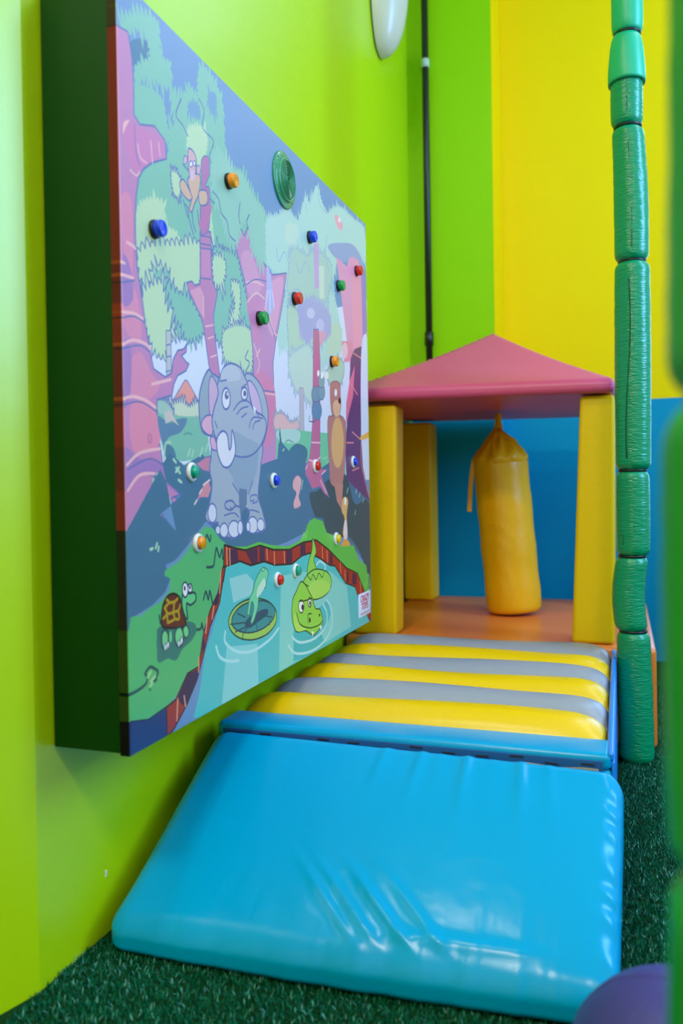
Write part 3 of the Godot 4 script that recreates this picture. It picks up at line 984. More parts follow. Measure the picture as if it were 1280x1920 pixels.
func paint_print() -> Image:
	pic = Image.create(1884, 1748, false, Image.FORMAT_RGB8)
	pic.fill(rgb(115, 141, 170))
	# night-blue sky, paler to the right; pale daylight between the trees
	area([48, 472, 140, 461, 332, 452, 531, 370, 647, 393, 1327, 203, 1298, 750, 97, 751, 85, 633], rgb(232, 216, 212), false)
	area([29, 91, 62, 66, 85, 63, 88, 80, 68, 102, 46, 117, 31, 114], rgb(72, 115, 137), true)
	# hanging foliage on the left
	foliage([12, 66, 60, 31, 110, 12, 122, 21, 117, 47, 129, 67, 152, 60, 153, 97, 119, 108, 99, 111, 85, 124, 76, 111, 60, 131, 45, 138, 49, 115, 88, 84, 85, 57, 63, 49, 33, 69, 26, 93, 10, 83], rgb(138, 184, 149), 16)
	foliage([148, 108, 187, 104, 216, 71, 244, 74, 251, 22, 296, 12, 327, 28, 342, 45, 346, 89, 360, 154, 418, 145, 473, 177, 532, 191, 542, 278, 414, 410, 248, 491, 138, 510, 59, 502, 36, 426, 38, 335, 63, 272, 136, 224, 142, 172, 168, 148], rgb(138, 184, 149), 16)
	foliage([41, 148, 102, 131, 130, 137, 134, 162, 142, 172, 137, 196, 116, 197, 101, 178, 84, 192, 58, 202, 43, 196], rgb(138, 184, 149), 12)
	foliage([213, 143, 272, 121, 275, 156, 255, 183, 239, 209, 206, 205, 203, 179], rgb(201, 210, 156), 12)
	foliage([148, 242, 169, 236, 182, 250, 172, 275, 155, 272], rgb(201, 210, 156), 8, rgb(98, 105, 152), 2.5)
	foliage([46, 337, 88, 305, 125, 304, 128, 336, 162, 337, 183, 355, 219, 362, 142, 397, 43, 415], rgb(201, 210, 156), 14)
	foliage([281, 269, 291, 278, 299, 336, 283, 355, 269, 320], rgb(201, 210, 156), 10)
	stroke([188, 214, 220, 225, 210, 245, 187, 241], rgb(98, 105, 152), 3)
	stroke([284, 196, 312, 205, 303, 243, 282, 239], rgb(98, 105, 152), 3)
	stroke([309, 231, 340, 240, 362, 264, 340, 261], rgb(98, 105, 152), 3)
	stroke([368, 257, 396, 280, 378, 290], rgb(98, 105, 152), 3)
	stroke([187, 104, 168, 139, 190, 148, 208, 159], rgb(98, 105, 152), 3)
	stroke([249, 77, 268, 90, 262, 123, 302, 131, 285, 166, 300, 188, 293, 221, 335, 232, 356, 258, 384, 286], rgb(98, 105, 152), 3)
	foliage([210, 103, 248, 89, 252, 110, 233, 114, 214, 115], rgb(115, 146, 166), 10)
	foliage([284, 51, 316, 42, 309, 79, 289, 74], rgb(115, 146, 166), 10)
	foliage([42, 408, 82, 380, 179, 352, 244, 336, 242, 400, 194, 427, 167, 438, 138, 402, 117, 401, 93, 396, 73, 429, 61, 450], rgb(201, 210, 156), 20, rgb(98, 105, 152), 2.5)
	foliage([56, 462, 108, 433, 145, 434, 149, 459, 152, 490, 134, 528, 112, 551, 92, 547, 77, 533, 62, 506], rgb(201, 210, 156), 16, rgb(98, 105, 152), 2.5)
	foliage([120, 424, 149, 437, 203, 439, 249, 472, 248, 491, 229, 501, 191, 512, 174, 490, 156, 484, 144, 460], rgb(138, 184, 149), 16, rgb(98, 105, 152), 2.5)
	foliage([295, 328, 349, 318, 394, 322, 410, 354, 433, 391, 450, 424, 452, 539, 421, 535, 374, 528, 341, 520, 325, 498, 304, 494, 289, 469, 291, 430, 308, 395, 288, 366], rgb(138, 184, 149), 14, rgb(98, 105, 152), 2.5)
	foliage([294, 342, 342, 340, 335, 376, 313, 391, 292, 386], rgb(201, 210, 156), 14, rgb(98, 105, 152), 2.5)
	foliage([363, 375, 404, 374, 395, 435, 377, 464, 349, 464, 379, 412], rgb(201, 210, 156), 14, rgb(98, 105, 152), 2.5)
	foliage([326, 478, 389, 451, 452, 456, 449, 531, 397, 533, 357, 528, 330, 522], rgb(201, 210, 156), 12, rgb(98, 105, 152), 2.5)
	stroke([435, 493, 422, 511, 441, 517, 421, 538], rgb(98, 105, 152), 3)
	stroke([398, 520, 403, 532], rgb(98, 105, 152), 3)
	# small far tree and crooked stump, cone of a volcano
	area([124, 508, 139, 505, 139, 628, 122, 632], rgb(205, 186, 172), false, rgb(98, 105, 152), 2)
	stroke([123, 532, 140, 527], rgb(98, 105, 152), 2)
	stroke([122, 551, 139, 547], rgb(98, 105, 152), 2)
	stroke([121, 575, 138, 571], rgb(98, 105, 152), 2)
	area([141, 621, 170, 593, 182, 582, 191, 582, 229, 613, 231, 629, 142, 639], rgb(252, 148, 127), false, rgb(98, 105, 152), 2)
	foliage([138, 630, 169, 619, 196, 625, 229, 615, 233, 638, 159, 646], rgb(218, 210, 168), 10, rgb(98, 105, 152), 2.5)
	foliage([93, 625, 118, 623, 142, 636, 138, 646, 97, 646], rgb(173, 190, 161), 8, rgb(98, 105, 152), 2.5)
	# right-hand foliage
	foliage([538, 206, 596, 177, 658, 144, 689, 149, 722, 148, 768, 81, 794, 92, 842, 31, 870, 48, 917, 73, 970, 43, 1036, 22, 1128, 22, 1241, 19, 1250, 110, 1198, 108, 1124, 105, 1030, 144, 985, 177, 960, 252, 1019, 367, 994, 420, 953, 405, 910, 439, 849, 487, 795, 455, 750, 481, 708, 462, 661, 445, 599, 466, 586, 422, 635, 325, 562, 301, 521, 283], rgb(191, 208, 181), 14)
	foliage([686, 223, 770, 219, 825, 192, 912, 189, 951, 213, 897, 300, 820, 303, 757, 329, 715, 307, 650, 333, 652, 285], rgb(186, 197, 168), 14, rgb(161, 168, 181), 2.5)
	foliage([648, 363, 713, 363, 781, 381, 796, 430, 758, 499, 708, 468, 659, 493, 646, 429], rgb(196, 203, 163), 12, rgb(161, 168, 181), 2.5)
	foliage([934, 354, 1020, 353, 1006, 404, 952, 426, 901, 427], rgb(201, 206, 166), 10)
	area([924, 152, 1031, 116, 1137, 94, 1211, 112, 1235, 149, 1146, 140, 1029, 166, 964, 169], rgb(156, 155, 179), true)
	foliage([641, 187, 689, 167, 721, 176, 687, 210, 647, 215], rgb(208, 212, 179), 10)
	stroke([586, 249, 599, 275, 630, 246, 653, 264], rgb(168, 170, 184), 3)
	stroke([701, 252, 725, 271, 761, 234, 786, 253], rgb(168, 170, 184), 3)
	stroke([915, 127, 902, 185, 931, 218], rgb(168, 170, 184), 3)
	stroke([767, 94, 775, 117], rgb(168, 170, 184), 3)
	stroke([851, 41, 869, 68, 917, 73], rgb(168, 170, 184), 3)
	foliage([714, 344, 820, 316, 916, 323, 934, 361, 872, 405, 797, 404, 761, 435, 719, 398], rgb(183, 162, 186), 14)
	area([816, 388, 874, 371, 903, 386, 852, 421, 813, 453, 801, 429], rgb(240, 152, 159), false)
	area([818, 345, 813, 354, 799, 361, 782, 364, 769, 362, 764, 356, 769, 347, 783, 340, 800, 337, 813, 339], rgb(218, 190, 199), true)
	area([884, 363, 878, 374, 863, 382, 845, 385, 831, 382, 826, 373, 832, 362, 847, 354, 864, 351, 879, 354], rgb(210, 184, 199), true)
	# pale slender trees on the right
	area([643, 489, 779, 426, 803, 474, 800, 554, 755, 562, 722, 540, 696, 552, 665, 528], rgb(218, 214, 152), false)
	foliage([643, 486, 709, 449, 778, 432, 803, 474, 800, 551, 759, 561, 722, 537, 696, 549, 665, 525], rgb(205, 210, 179), 14, rgb(161, 168, 181), 2.5)
	area([708, 538, 734, 536, 734, 645, 735, 694, 722, 695, 704, 665], rgb(201, 177, 166), false, rgb(151, 146, 166), 2)
	stroke([703, 655, 734, 654], rgb(123, 122, 137), 2)
	stroke([703, 665, 733, 663], rgb(123, 122, 137), 2)
	area([817, 178, 855, 164, 849, 277, 821, 287], rgb(213, 157, 184), false)
	area([852, 221, 891, 214, 887, 295, 853, 303], rgb(220, 212, 177), false)
	# great trunk on the left with its bough and roots
	area([-22, 714, 105, 731, 121, 757, 146, 781, 194, 794, 161, 797, 120, 785, 95, 803, 139, 836, 94, 835, 38, 840, -26, 838], rgb(210, 125, 159), true, rgb(98, 105, 152), 3)
	area([-19, 82, 29, 73, 39, 108, 42, 147, 41, 192, 57, 201, 100, 186, 132, 197, 135, 225, 90, 248, 64, 268, 51, 286, 44, 313, 39, 352, 39, 376, 42, 424, 55, 472, 63, 512, 78, 558, 84, 575, 119, 584, 139, 575, 145, 552, 160, 535, 181, 529, 191, 519, 188, 533, 172, 542, 190, 551, 197, 552, 187, 565, 158, 577, 146, 592, 138, 612, 93, 623, 91, 641, 96, 683, 106, 725, 127, 755, 160, 776, 138, 779, 95, 802, 139, 835, 4, 840, -43, 837], rgb(210, 125, 159), false, rgb(98, 105, 152), 3)
	area([13, 220, 57, 206, 116, 201, 122, 223, 70, 259, 44, 278, 23, 260], rgb(220, 120, 159), true)
	stroke([50, 234, 57, 252, 75, 254], rgb(255, 177, 168), 3)
	stroke([88, 214, 92, 247], rgb(255, 177, 168), 3)
	stroke([111, 208, 115, 227], rgb(255, 177, 168), 3)
	area([13, 216, 29, 206, 19, 220, 11, 234], rgb(255, 177, 168), true)
	stroke([28, 281, 45, 284, 54, 275], rgb(255, 177, 168), 3)
	stroke([42, 208, 46, 251, 55, 265], rgb(98, 105, 152), 2)
	area([4, 330, 29, 324, 33, 377, 26, 444, 7, 409], rgb(235, 132, 152), true)
	area([-1, 482, 31, 459, 47, 488, 49, 537, 9, 528], rgb(235, 132, 152), true)
	area([12, 583, 45, 554, 78, 583, 102, 599, 70, 624, 20, 624], rgb(235, 132, 152), true)
	area([19, 638, 70, 627, 90, 645, 99, 691, 40, 710, 17, 695], rgb(240, 132, 149), true)
	area([3, 545, 22, 558, 17, 622, -1, 640], rgb(176, 115, 163), true)
	area([4, 417, 23, 429, 30, 475, 2, 489], rgb(176, 115, 163), true)
	area([-3, 704, 40, 718, 98, 724, 127, 755, 150, 774, 97, 751, 33, 743, -2, 767], rgb(176, 115, 163), true)
	area([3, 838, 12, 824, 34, 808, 76, 802, 104, 816, 139, 836, 94, 835, 38, 839], rgb(244, 120, 135), true)
	stroke([16, 394, 30, 395, 39, 397], rgb(255, 177, 168), 5)
	stroke([-2, 427, 9, 427], rgb(255, 177, 168), 5)
	stroke([0, 446, 31, 444], rgb(255, 177, 168), 5)
	stroke([4, 501, 30, 498, 56, 501], rgb(255, 177, 168), 5)
	stroke([2, 549, 28, 539, 61, 539, 76, 545], rgb(255, 177, 168), 5)
	stroke([-9, 634, 22, 625, 58, 627, 88, 636], rgb(255, 177, 168), 5)
	stroke([5, 729, 40, 710, 99, 701], rgb(255, 177, 168), 5)
	stroke([6, 767, 39, 744, 82, 741], rgb(255, 177, 168), 5)
	stroke([79, 600, 136, 586], rgb(255, 177, 168), 5)
	stroke([0, 458, 34, 447], rgb(98, 105, 152), 2.5)
	stroke([1, 510, 32, 502, 59, 506], rgb(98, 105, 152), 2.5)
	stroke([-1, 556, 46, 544, 72, 550], rgb(98, 105, 152), 2.5)
	stroke([-6, 641, 43, 631, 90, 642], rgb(98, 105, 152), 2.5)
	stroke([8, 735, 67, 718, 108, 727], rgb(98, 105, 152), 2.5)
	stroke([21, 810, 14, 836], rgb(255, 157, 149), 4)
	stroke([53, 804, 40, 838], rgb(255, 157, 149), 4)
	stroke([76, 807, 65, 837], rgb(255, 157, 149), 4)
	stroke([99, 821, 94, 834], rgb(255, 157, 149), 4)
	area([75, 686, 74, 690, 71, 693, 68, 693, 65, 691, 64, 686, 66, 682, 68, 679, 72, 679, 74, 682], rgb(230, 125, 149), true, rgb(198, 100, 137), 2)
	area([73, 751, 97, 741, 103, 767, 110, 785, 95, 800, 77, 779], rgb(87, 120, 125), true)
	stroke([75, 762, 78, 751], rgb(196, 208, 172), 6)
	stroke([87, 754, 90, 742], rgb(196, 208, 172), 6)
	stroke([97, 755, 104, 749], rgb(196, 208, 172), 6)
	stroke([106, 770, 111, 767], rgb(196, 208, 172), 6)
	stroke([123, 780, 128, 788], rgb(196, 208, 172), 6)
	stroke([138, 797, 148, 801], rgb(196, 208, 172), 6)
	# trunk of the monkey tree
	area([245, 313, 285, 301, 286, 366, 290, 392, 307, 407, 290, 452, 292, 476, 301, 516, 312, 561, 281, 562, 269, 545, 260, 508, 249, 472, 235, 456, 203, 430, 194, 414, 213, 407, 222, 412, 242, 405], rgb(208, 120, 152), false, rgb(98, 105, 152), 3)
	area([205, 425, 241, 410, 253, 419, 252, 462, 235, 453], rgb(235, 146, 159), false)
	area([251, 339, 282, 334, 280, 384, 249, 393], rgb(218, 129, 159), false)
	stroke([247, 319, 285, 311], rgb(98, 105, 152), 2.5)
	stroke([247, 333, 284, 326], rgb(98, 105, 152), 2.5)
	stroke([246, 341, 284, 333], rgb(98, 105, 152), 2.5)
	stroke([244, 394, 282, 388], rgb(98, 105, 152), 2.5)
	stroke([268, 497, 289, 490], rgb(255, 177, 168), 3)
	stroke([277, 529, 300, 522], rgb(255, 177, 168), 3)
	stroke([259, 477, 289, 469], rgb(255, 177, 168), 3)
	stroke([253, 425, 253, 462], rgb(255, 177, 168), 3)
	foliage([393, 203, 428, 202, 414, 270, 384, 278], rgb(138, 184, 149), 8)
	# broad trunk behind the elephant
	area([385, 298, 413, 259, 427, 268, 458, 227, 462, 267, 482, 283, 526, 302, 562, 313, 642, 290, 611, 377, 576, 452, 559, 500, 560, 546, 568, 636, 579, 722, 615, 798, 653, 832, 627, 869, 511, 866, 481, 816, 465, 708, 459, 579, 458, 493, 443, 421, 424, 356], rgb(213, 132, 163), false, rgb(98, 105, 152), 3)
	area([411, 312, 446, 292, 480, 316, 505, 354, 452, 382, 424, 351], rgb(230, 146, 168), true)
	area([432, 402, 478, 377, 514, 396, 500, 464, 469, 470], rgb(223, 127, 159), true)
	area([532, 348, 620, 305, 599, 379, 562, 443, 529, 415], rgb(240, 152, 172), true)
	area([466, 535, 558, 546, 565, 636, 518, 684, 472, 642], rgb(230, 127, 149), true)
	area([482, 729, 531, 719, 573, 725, 605, 797, 569, 819, 501, 784], rgb(240, 129, 142), true)
	area([506, 823, 535, 784, 577, 814, 605, 838, 634, 872, 518, 862], rgb(242, 127, 135), true)
	stroke([433, 359, 474, 348, 516, 346], rgb(255, 177, 168), 4)
	stroke([437, 396, 478, 370, 518, 373], rgb(255, 177, 168), 4)
	stroke([465, 573, 568, 568], rgb(255, 177, 168), 4)
	stroke([490, 729, 550, 719, 573, 728], rgb(255, 177, 168), 4)
	stroke([464, 476, 488, 510, 477, 533], rgb(255, 177, 168), 4)
	stroke([492, 482, 475, 499], rgb(255, 177, 168), 4)
	stroke([544, 401, 562, 432, 585, 439], rgb(255, 177, 168), 4)
	stroke([433, 363, 479, 342, 547, 333], rgb(98, 105, 152), 2.5)
	stroke([532, 366, 543, 413, 562, 434, 573, 453], rgb(98, 105, 152), 2.5)
	stroke([465, 567, 563, 563], rgb(98, 105, 152), 2.5)
	stroke([522, 776, 550, 773, 563, 791], rgb(255, 186, 172), 5)
	stroke([534, 804, 563, 794, 577, 802], rgb(255, 186, 172), 5)
	stroke([554, 836, 576, 817, 591, 832], rgb(255, 186, 172), 5)
	stroke([528, 860, 540, 833], rgb(255, 186, 172), 5)
	stroke([574, 866, 605, 847], rgb(255, 186, 172), 5)
	area([534, 302, 556, 320, 564, 380, 541, 402, 532, 359], rgb(196, 175, 201), true)
	stroke([538, 352, 522, 394], rgb(235, 208, 217), 4)
	stroke([549, 350, 547, 395], rgb(235, 208, 217), 4)
	stroke([560, 347, 570, 382], rgb(235, 208, 217), 4)
	foliage([333, 144, 383, 158, 421, 150, 467, 174, 518, 190, 529, 237, 515, 296, 481, 294, 456, 273, 442, 235, 411, 249, 395, 290, 361, 285, 329, 254, 298, 225, 290, 184], rgb(158, 193, 161), 16)
	stroke([298, 225, 319, 232, 329, 254, 351, 262, 361, 285, 386, 290], rgb(98, 105, 152), 3)
	stroke([410, 208, 403, 236, 408, 250], rgb(98, 105, 152), 3)
	stroke([452, 219, 439, 236, 446, 250], rgb(98, 105, 152), 3)
	# dark trunk and rosy trees at the right edge
	area([985, 166, 1074, 169, 1099, 137, 1142, 125, 1181, 143, 1242, 159, 1257, 280, 1258, 468, 1159, 569, 1063, 577, 1088, 443, 1044, 320], rgb(242, 146, 168), false)
	area([1142, 137, 1191, 140, 1218, 226, 1190, 353, 1129, 393, 1117, 247], rgb(254, 146, 159), true)
	area([1202, 138, 1243, 143, 1255, 312, 1211, 350], rgb(161, 122, 172), false)
	area([1097, 413, 1134, 385, 1197, 368, 1178, 621, 1192, 716, 1256, 813, 1255, 825, 1112, 821, 1043, 790, 1038, 664, 1052, 610], rgb(107, 55, 98), false, rgb(66, 14, 46), 2)
	area([1050, 542, 1081, 480, 1132, 430, 1109, 521, 1065, 576, 1043, 607], rgb(242, 110, 127), false)
	area([1018, 381, 1111, 366, 1121, 394, 1084, 425, 1038, 435], rgb(247, 134, 145), false)
	area([1070, 398, 1065, 412, 1052, 421, 1036, 424, 1024, 418, 1020, 406, 1026, 392, 1038, 383, 1054, 380, 1066, 386], rgb(255, 186, 179), true)
	stroke([1121, 398, 1196, 402], rgb(252, 134, 125), 4)
	stroke([1093, 486, 1152, 510], rgb(252, 134, 125), 4)
	stroke([1098, 618, 1177, 636], rgb(252, 134, 125), 4)
	stroke([1050, 650, 1109, 647], rgb(252, 134, 125), 4)
	stroke([1093, 725, 1154, 716], rgb(252, 134, 125), 4)
	stroke([1177, 644, 1180, 709, 1254, 805], rgb(252, 134, 125), 4)
	area([980, 57, 1023, 54, 1045, 69, 1022, 86, 989, 78], rgb(254, 157, 161), true)
	area([1031, 55, 1028, 60, 1021, 65, 1013, 67, 1006, 67, 1004, 63, 1007, 58, 1014, 54, 1022, 51, 1028, 52], rgb(255, 216, 199), true)
	area([1198, 364, 1264, 349, 1257, 613, 1185, 613], rgb(230, 214, 212), true)
	area([1171, 629, 1257, 609, 1256, 625, 1196, 635], rgb(255, 175, 67), true)
	# hills and far banks
	foliage([563, 614, 608, 606, 653, 622, 694, 613, 693, 635, 569, 642], rgb(242, 177, 161), 8, rgb(148, 157, 161), 2.5)
	area([569, 642, 701, 637, 901, 632, 1039, 636, 1034, 736, 565, 739], rgb(125, 190, 135), false)
	area([576, 644, 701, 637, 691, 665, 590, 667], rgb(191, 206, 179), true)
	stroke([620, 668, 636, 662, 667, 666], rgb(96, 146, 112), 2.5)
	area([95, 645, 159, 644, 228, 641, 261, 674, 270, 712, 166, 720, 111, 712, 94, 662], rgb(133, 182, 147), false)
	area([95, 649, 125, 655, 186, 646, 167, 670, 128, 681, 111, 695, 98, 674], rgb(98, 125, 145), true)
	area([115, 712, 111, 693, 140, 698, 148, 720, 123, 725], rgb(81, 118, 132), true)
	stroke([129, 646, 117, 656, 142, 658], rgb(93, 146, 125), 3)
	stroke([146, 654, 163, 659], rgb(93, 146, 125), 3)
	stroke([176, 674, 190, 671, 204, 673], rgb(93, 146, 125), 3)
	area([113, 643, 130, 637, 142, 645, 159, 660, 138, 654, 117, 660], rgb(218, 186, 168), false)
	# blue-shaded forest floor
	area([-7, 835, 98, 734, 117, 755, 164, 776, 125, 795, 95, 806, 144, 836, 106, 725, 128, 707, 174, 726, 240, 706, 270, 722, 300, 751, 574, 705, 589, 635, 599, 669, 650, 691, 686, 680, 731, 703, 765, 725, 750, 757, 838, 724, 901, 707, 983, 750, 1045, 750, 1188, 796, 1272, 814, 1264, 1081, 1228, 1030, 1209, 997, 1139, 960, 1028, 908, 870, 864, 833, 849, 760, 845, 724, 875, 626, 887, 483, 898, 316, 880, 266, 832, 252, 822, 201, 852, 142, 883, 109, 889, 124, 912, 107, 932, 67, 948, 9, 959, -1, 982, -17, 979], rgb(69, 108, 127), false)
	area([634, 691, 686, 668, 750, 678, 738, 711, 671, 712], rgb(69, 110, 122), true)
	area([895, 751, 1034, 736, 1112, 817, 1253, 825, 1239, 1086, 1179, 979, 1072, 911, 993, 902, 879, 884, 852, 846, 796, 837, 762, 785, 817, 777], rgb(56, 74, 77), true)
	stroke([65, 860, 72, 859], rgb(186, 208, 161), 5)
	stroke([81, 859, 85, 852], rgb(186, 208, 161), 5)
	stroke([88, 864, 90, 858], rgb(186, 208, 161), 5)
	stroke([147, 738, 158, 730], rgb(186, 208, 161), 5)
	stroke([155, 751, 165, 755], rgb(186, 208, 161), 5)
	stroke([148, 722, 140, 717], rgb(186, 208, 161), 5)
	stroke([110, 716, 117, 692, 132, 690], rgb(181, 203, 161), 5)
	stroke([148, 731, 161, 740], rgb(181, 203, 161), 5)
	stroke([188, 710, 196, 698], rgb(181, 203, 161), 5)
	stroke([202, 710, 207, 700], rgb(181, 203, 161), 5)
	stroke([231, 709, 241, 694], rgb(181, 203, 161), 5)
	stroke([251, 699, 261, 686], rgb(181, 203, 161), 5)
	stroke([1111, 847, 1117, 836], rgb(173, 201, 149), 4)
	stroke([1120, 788, 1132, 777], rgb(173, 201, 149), 4)
	stroke([1150, 799, 1163, 788], rgb(173, 201, 149), 4)
	stroke([1187, 815, 1194, 804], rgb(173, 201, 149), 4)
	stroke([1055, 772, 1043, 786], rgb(173, 201, 149), 4)
	stroke([583, 670, 587, 658], rgb(173, 201, 149), 4)
	stroke([604, 687, 612, 683], rgb(173, 201, 149), 4)
	stroke([859, 698, 888, 693], rgb(173, 201, 149), 4)
	stroke([887, 710, 898, 703], rgb(173, 201, 149), 4)
	stroke([764, 757, 782, 751], rgb(173, 201, 149), 4)
	stroke([711, 772, 721, 751], rgb(173, 201, 149), 4)
	area([216, 723, 250, 711, 270, 708, 267, 737, 239, 734], rgb(218, 125, 137), false, rgb(98, 105, 152), 2)
	area([208, 793, 241, 760, 259, 751, 270, 766, 258, 783, 229, 782], rgb(230, 134, 135), false, rgb(98, 105, 152), 2)
	stroke([241, 760, 265, 751], rgb(255, 197, 179), 4)
	stroke([226, 775, 235, 768], rgb(255, 197, 179), 4)
	stroke([208, 793, 217, 786], rgb(255, 197, 179), 4)
	# root of the snake tree
	area([807, 386, 843, 380, 851, 457, 841, 659, 836, 692, 848, 724, 897, 724, 862, 732, 847, 741, 894, 788, 905, 796, 864, 784, 836, 767, 781, 773, 764, 757, 738, 738, 739, 719, 766, 697, 778, 665, 790, 610], rgb(210, 100, 127), false, rgb(98, 105, 152), 2)
	stroke([781, 661, 841, 659], rgb(255, 179, 177), 4)
	stroke([762, 703, 802, 705, 840, 695], rgb(255, 179, 177), 4)
	stroke([739, 726, 752, 716], rgb(255, 179, 177), 4)
	stroke([847, 737, 877, 727], rgb(255, 179, 177), 4)
	stroke([837, 751, 884, 784], rgb(255, 179, 177), 4)
	area([853, 539, 845, 552, 828, 561, 807, 562, 791, 557, 786, 546, 792, 534, 809, 525, 830, 523, 846, 529], rgb(115, 146, 149), true, rgb(81, 105, 125), 2)
	area([856, 579, 849, 593, 830, 603, 809, 604, 792, 597, 786, 584, 793, 571, 811, 561, 832, 559, 850, 566], rgb(104, 134, 152), true, rgb(81, 105, 125), 2)
	area([882, 530, 877, 542, 864, 551, 848, 552, 836, 546, 832, 535, 837, 523, 850, 514, 865, 513, 878, 519], rgb(123, 152, 152), true, rgb(81, 105, 125), 2)
	area([879, 503, 875, 514, 864, 521, 851, 522, 840, 518, 837, 508, 841, 498, 852, 491, 865, 489, 876, 494], rgb(135, 164, 149), true, rgb(81, 105, 125), 2)
	area([845, 488, 843, 493, 839, 496, 833, 497, 828, 494, 827, 490, 829, 485, 833, 482, 839, 481, 844, 483], rgb(255, 236, 212), true)
	area([872, 489, 870, 495, 865, 498, 859, 499, 854, 497, 853, 492, 855, 486, 860, 483, 866, 482, 871, 484], rgb(255, 236, 212), true)
	stroke([771, 598, 770, 611, 806, 609], rgb(81, 98, 112), 3)
	foliage([898, 478, 972, 434, 1037, 442, 1013, 488, 969, 504, 907, 497], rgb(186, 201, 161), 10, rgb(135, 157, 149), 2.5)
	area([912, 485, 909, 491, 902, 495, 893, 496, 886, 494, 884, 488, 887, 482, 894, 477, 903, 476, 910, 479], rgb(247, 229, 190), true)
	# brown bear
	area([923, 509, 959, 494, 999, 497, 1002, 525, 1005, 553, 987, 582, 939, 586, 923, 556], rgb(198, 122, 101), true, rgb(123, 62, 67), 2)
	area([898, 602, 934, 586, 1008, 581, 1043, 600, 1043, 650, 1026, 722, 999, 765, 917, 761, 904, 703], rgb(198, 120, 104), true, rgb(123, 62, 67), 2)
	area([1023, 651, 1011, 691, 985, 716, 954, 716, 931, 693, 924, 655, 935, 616, 960, 591, 991, 589, 1015, 611], rgb(240, 166, 98), true)
	area([940, 558, 967, 542, 999, 550, 992, 578, 955, 585], rgb(242, 173, 125), true)
	area([1006, 540, 1004, 545, 998, 549, 991, 549, 986, 547, 984, 543, 986, 538, 992, 534, 999, 534, 1004, 536], rgb(49, 14, 13), true)
	area([976, 522, 973, 528, 968, 532, 961, 533, 956, 530, 954, 524, 957, 518, 962, 514, 969, 514, 974, 517], rgb(252, 225, 210), true)
	area([941, 761, 1013, 761, 996, 828, 960, 806], rgb(205, 127, 107), false)
	# small animals: squirrel, meerkat, butterflies of light
	area([663, 751, 688, 740, 712, 751, 703, 775, 694, 790, 706, 809, 668, 816, 661, 802, 678, 781, 659, 769], rgb(242, 166, 156), true, rgb(148, 98, 125), 2)
	area([1003, 803, 1031, 795, 1054, 808, 1040, 844, 1041, 880, 1026, 908, 1002, 892, 1019, 854, 996, 832], rgb(242, 170, 98), true, rgb(123, 71, 46), 2)
	area([1038, 808, 1035, 814, 1031, 818, 1025, 818, 1021, 814, 1020, 807, 1022, 801, 1026, 797, 1032, 798, 1036, 802], rgb(255, 234, 208), true)
	area([1043, 891, 1039, 910, 1030, 921, 1020, 920, 1013, 908, 1011, 889, 1015, 870, 1023, 859, 1033, 859, 1040, 872], rgb(254, 208, 190), true)
	area([986, 923, 1026, 908, 1065, 925, 1047, 938, 991, 933], rgb(242, 157, 67), true)
	area([970, 932, 1059, 935, 1046, 956, 990, 951], rgb(66, 55, 67), true)
	# bright grass and the turtle's clearing
	area([8, 957, 34, 959, 66, 950, 95, 945, 120, 931, 123, 912, 106, 906, 107, 898, 153, 886, 180, 872, 215, 848, 244, 833, 275, 839, 299, 858, 328, 872, 310, 912, 296, 946, 257, 985, 229, 1020, 212, 1076, 173, 1079, 134, 1109, 104, 1117, 47, 1122, -26, 1105, -23, 992, 1, 978], rgb(87, 177, 98), false)
	area([-30, 1105, 7, 1114, 51, 1123, 105, 1117, 105, 1167, 3, 1165, -32, 1154], rgb(36, 48, 98), false, rgb(18, 14, 46), 2)
	area([79, 1001, 89, 985, 165, 989, 201, 999, 206, 1014, 186, 1027, 158, 1035, 137, 1049, 111, 1041, 82, 1041, 79, 1022], rgb(49, 115, 96), true)
	stroke([-9, 1068, 8, 1072, 44, 1067, 49, 1056, 44, 1050, 58, 1043, 72, 1049, 81, 1056, 72, 1066], rgb(18, 74, 70), 5)
	stroke([57, 1078, 60, 1069, 76, 1067], rgb(18, 74, 70), 5)
	stroke([243, 863, 250, 849, 261, 861, 265, 851], rgb(18, 74, 70), 5)
	stroke([248, 906, 272, 907, 279, 892, 286, 875, 298, 893, 308, 879, 310, 897], rgb(18, 74, 70), 5)
	stroke([234, 962, 243, 949, 252, 964, 258, 950, 267, 972], rgb(18, 74, 70), 5)
	stroke([209, 1011, 223, 1011, 226, 1003, 231, 1015], rgb(18, 74, 70), 5)
	stroke([51, 1057, 60, 1051], rgb(173, 206, 125), 6)
	stroke([60, 1066, 72, 1061], rgb(173, 206, 125), 6)
	stroke([57, 1073, 64, 1070], rgb(173, 206, 125), 6)
	area([322, 873, 372, 879, 414, 882, 471, 877, 538, 889, 626, 898, 690, 891, 732, 875, 742, 857, 787, 842, 851, 853, 879, 883, 961, 900, 986, 926, 1094, 931, 1141, 975, 1210, 997, 1239, 1074, 1174, 1070, 1127, 1011, 1033, 987, 958, 957, 887, 923, 802, 896, 714, 896, 633, 906, 544, 899, 477, 887, 407, 889, 372, 883], rgb(98, 184, 63), false)
	stroke([710, 889, 724, 875, 732, 888, 741, 873], rgb(135, 208, 84), 6)
	stroke([1200, 1058, 1228, 1026, 1243, 1059], rgb(135, 208, 84), 6)
	# turquoise pond
	area([321, 912, 383, 909, 431, 921, 495, 919, 550, 932, 647, 939, 705, 927, 756, 925, 828, 943, 895, 966, 936, 974, 1020, 1027, 1101, 1046, 1147, 1097, 1248, 1166, 1261, 1188, 233, 1167, 191, 1160, 213, 1122, 237, 1057, 264, 1022, 291, 985, 311, 939], rgb(78, 188, 172), false)
	area([336, 936, 412, 935, 442, 954, 435, 980, 351, 984], rgb(161, 206, 186), false)
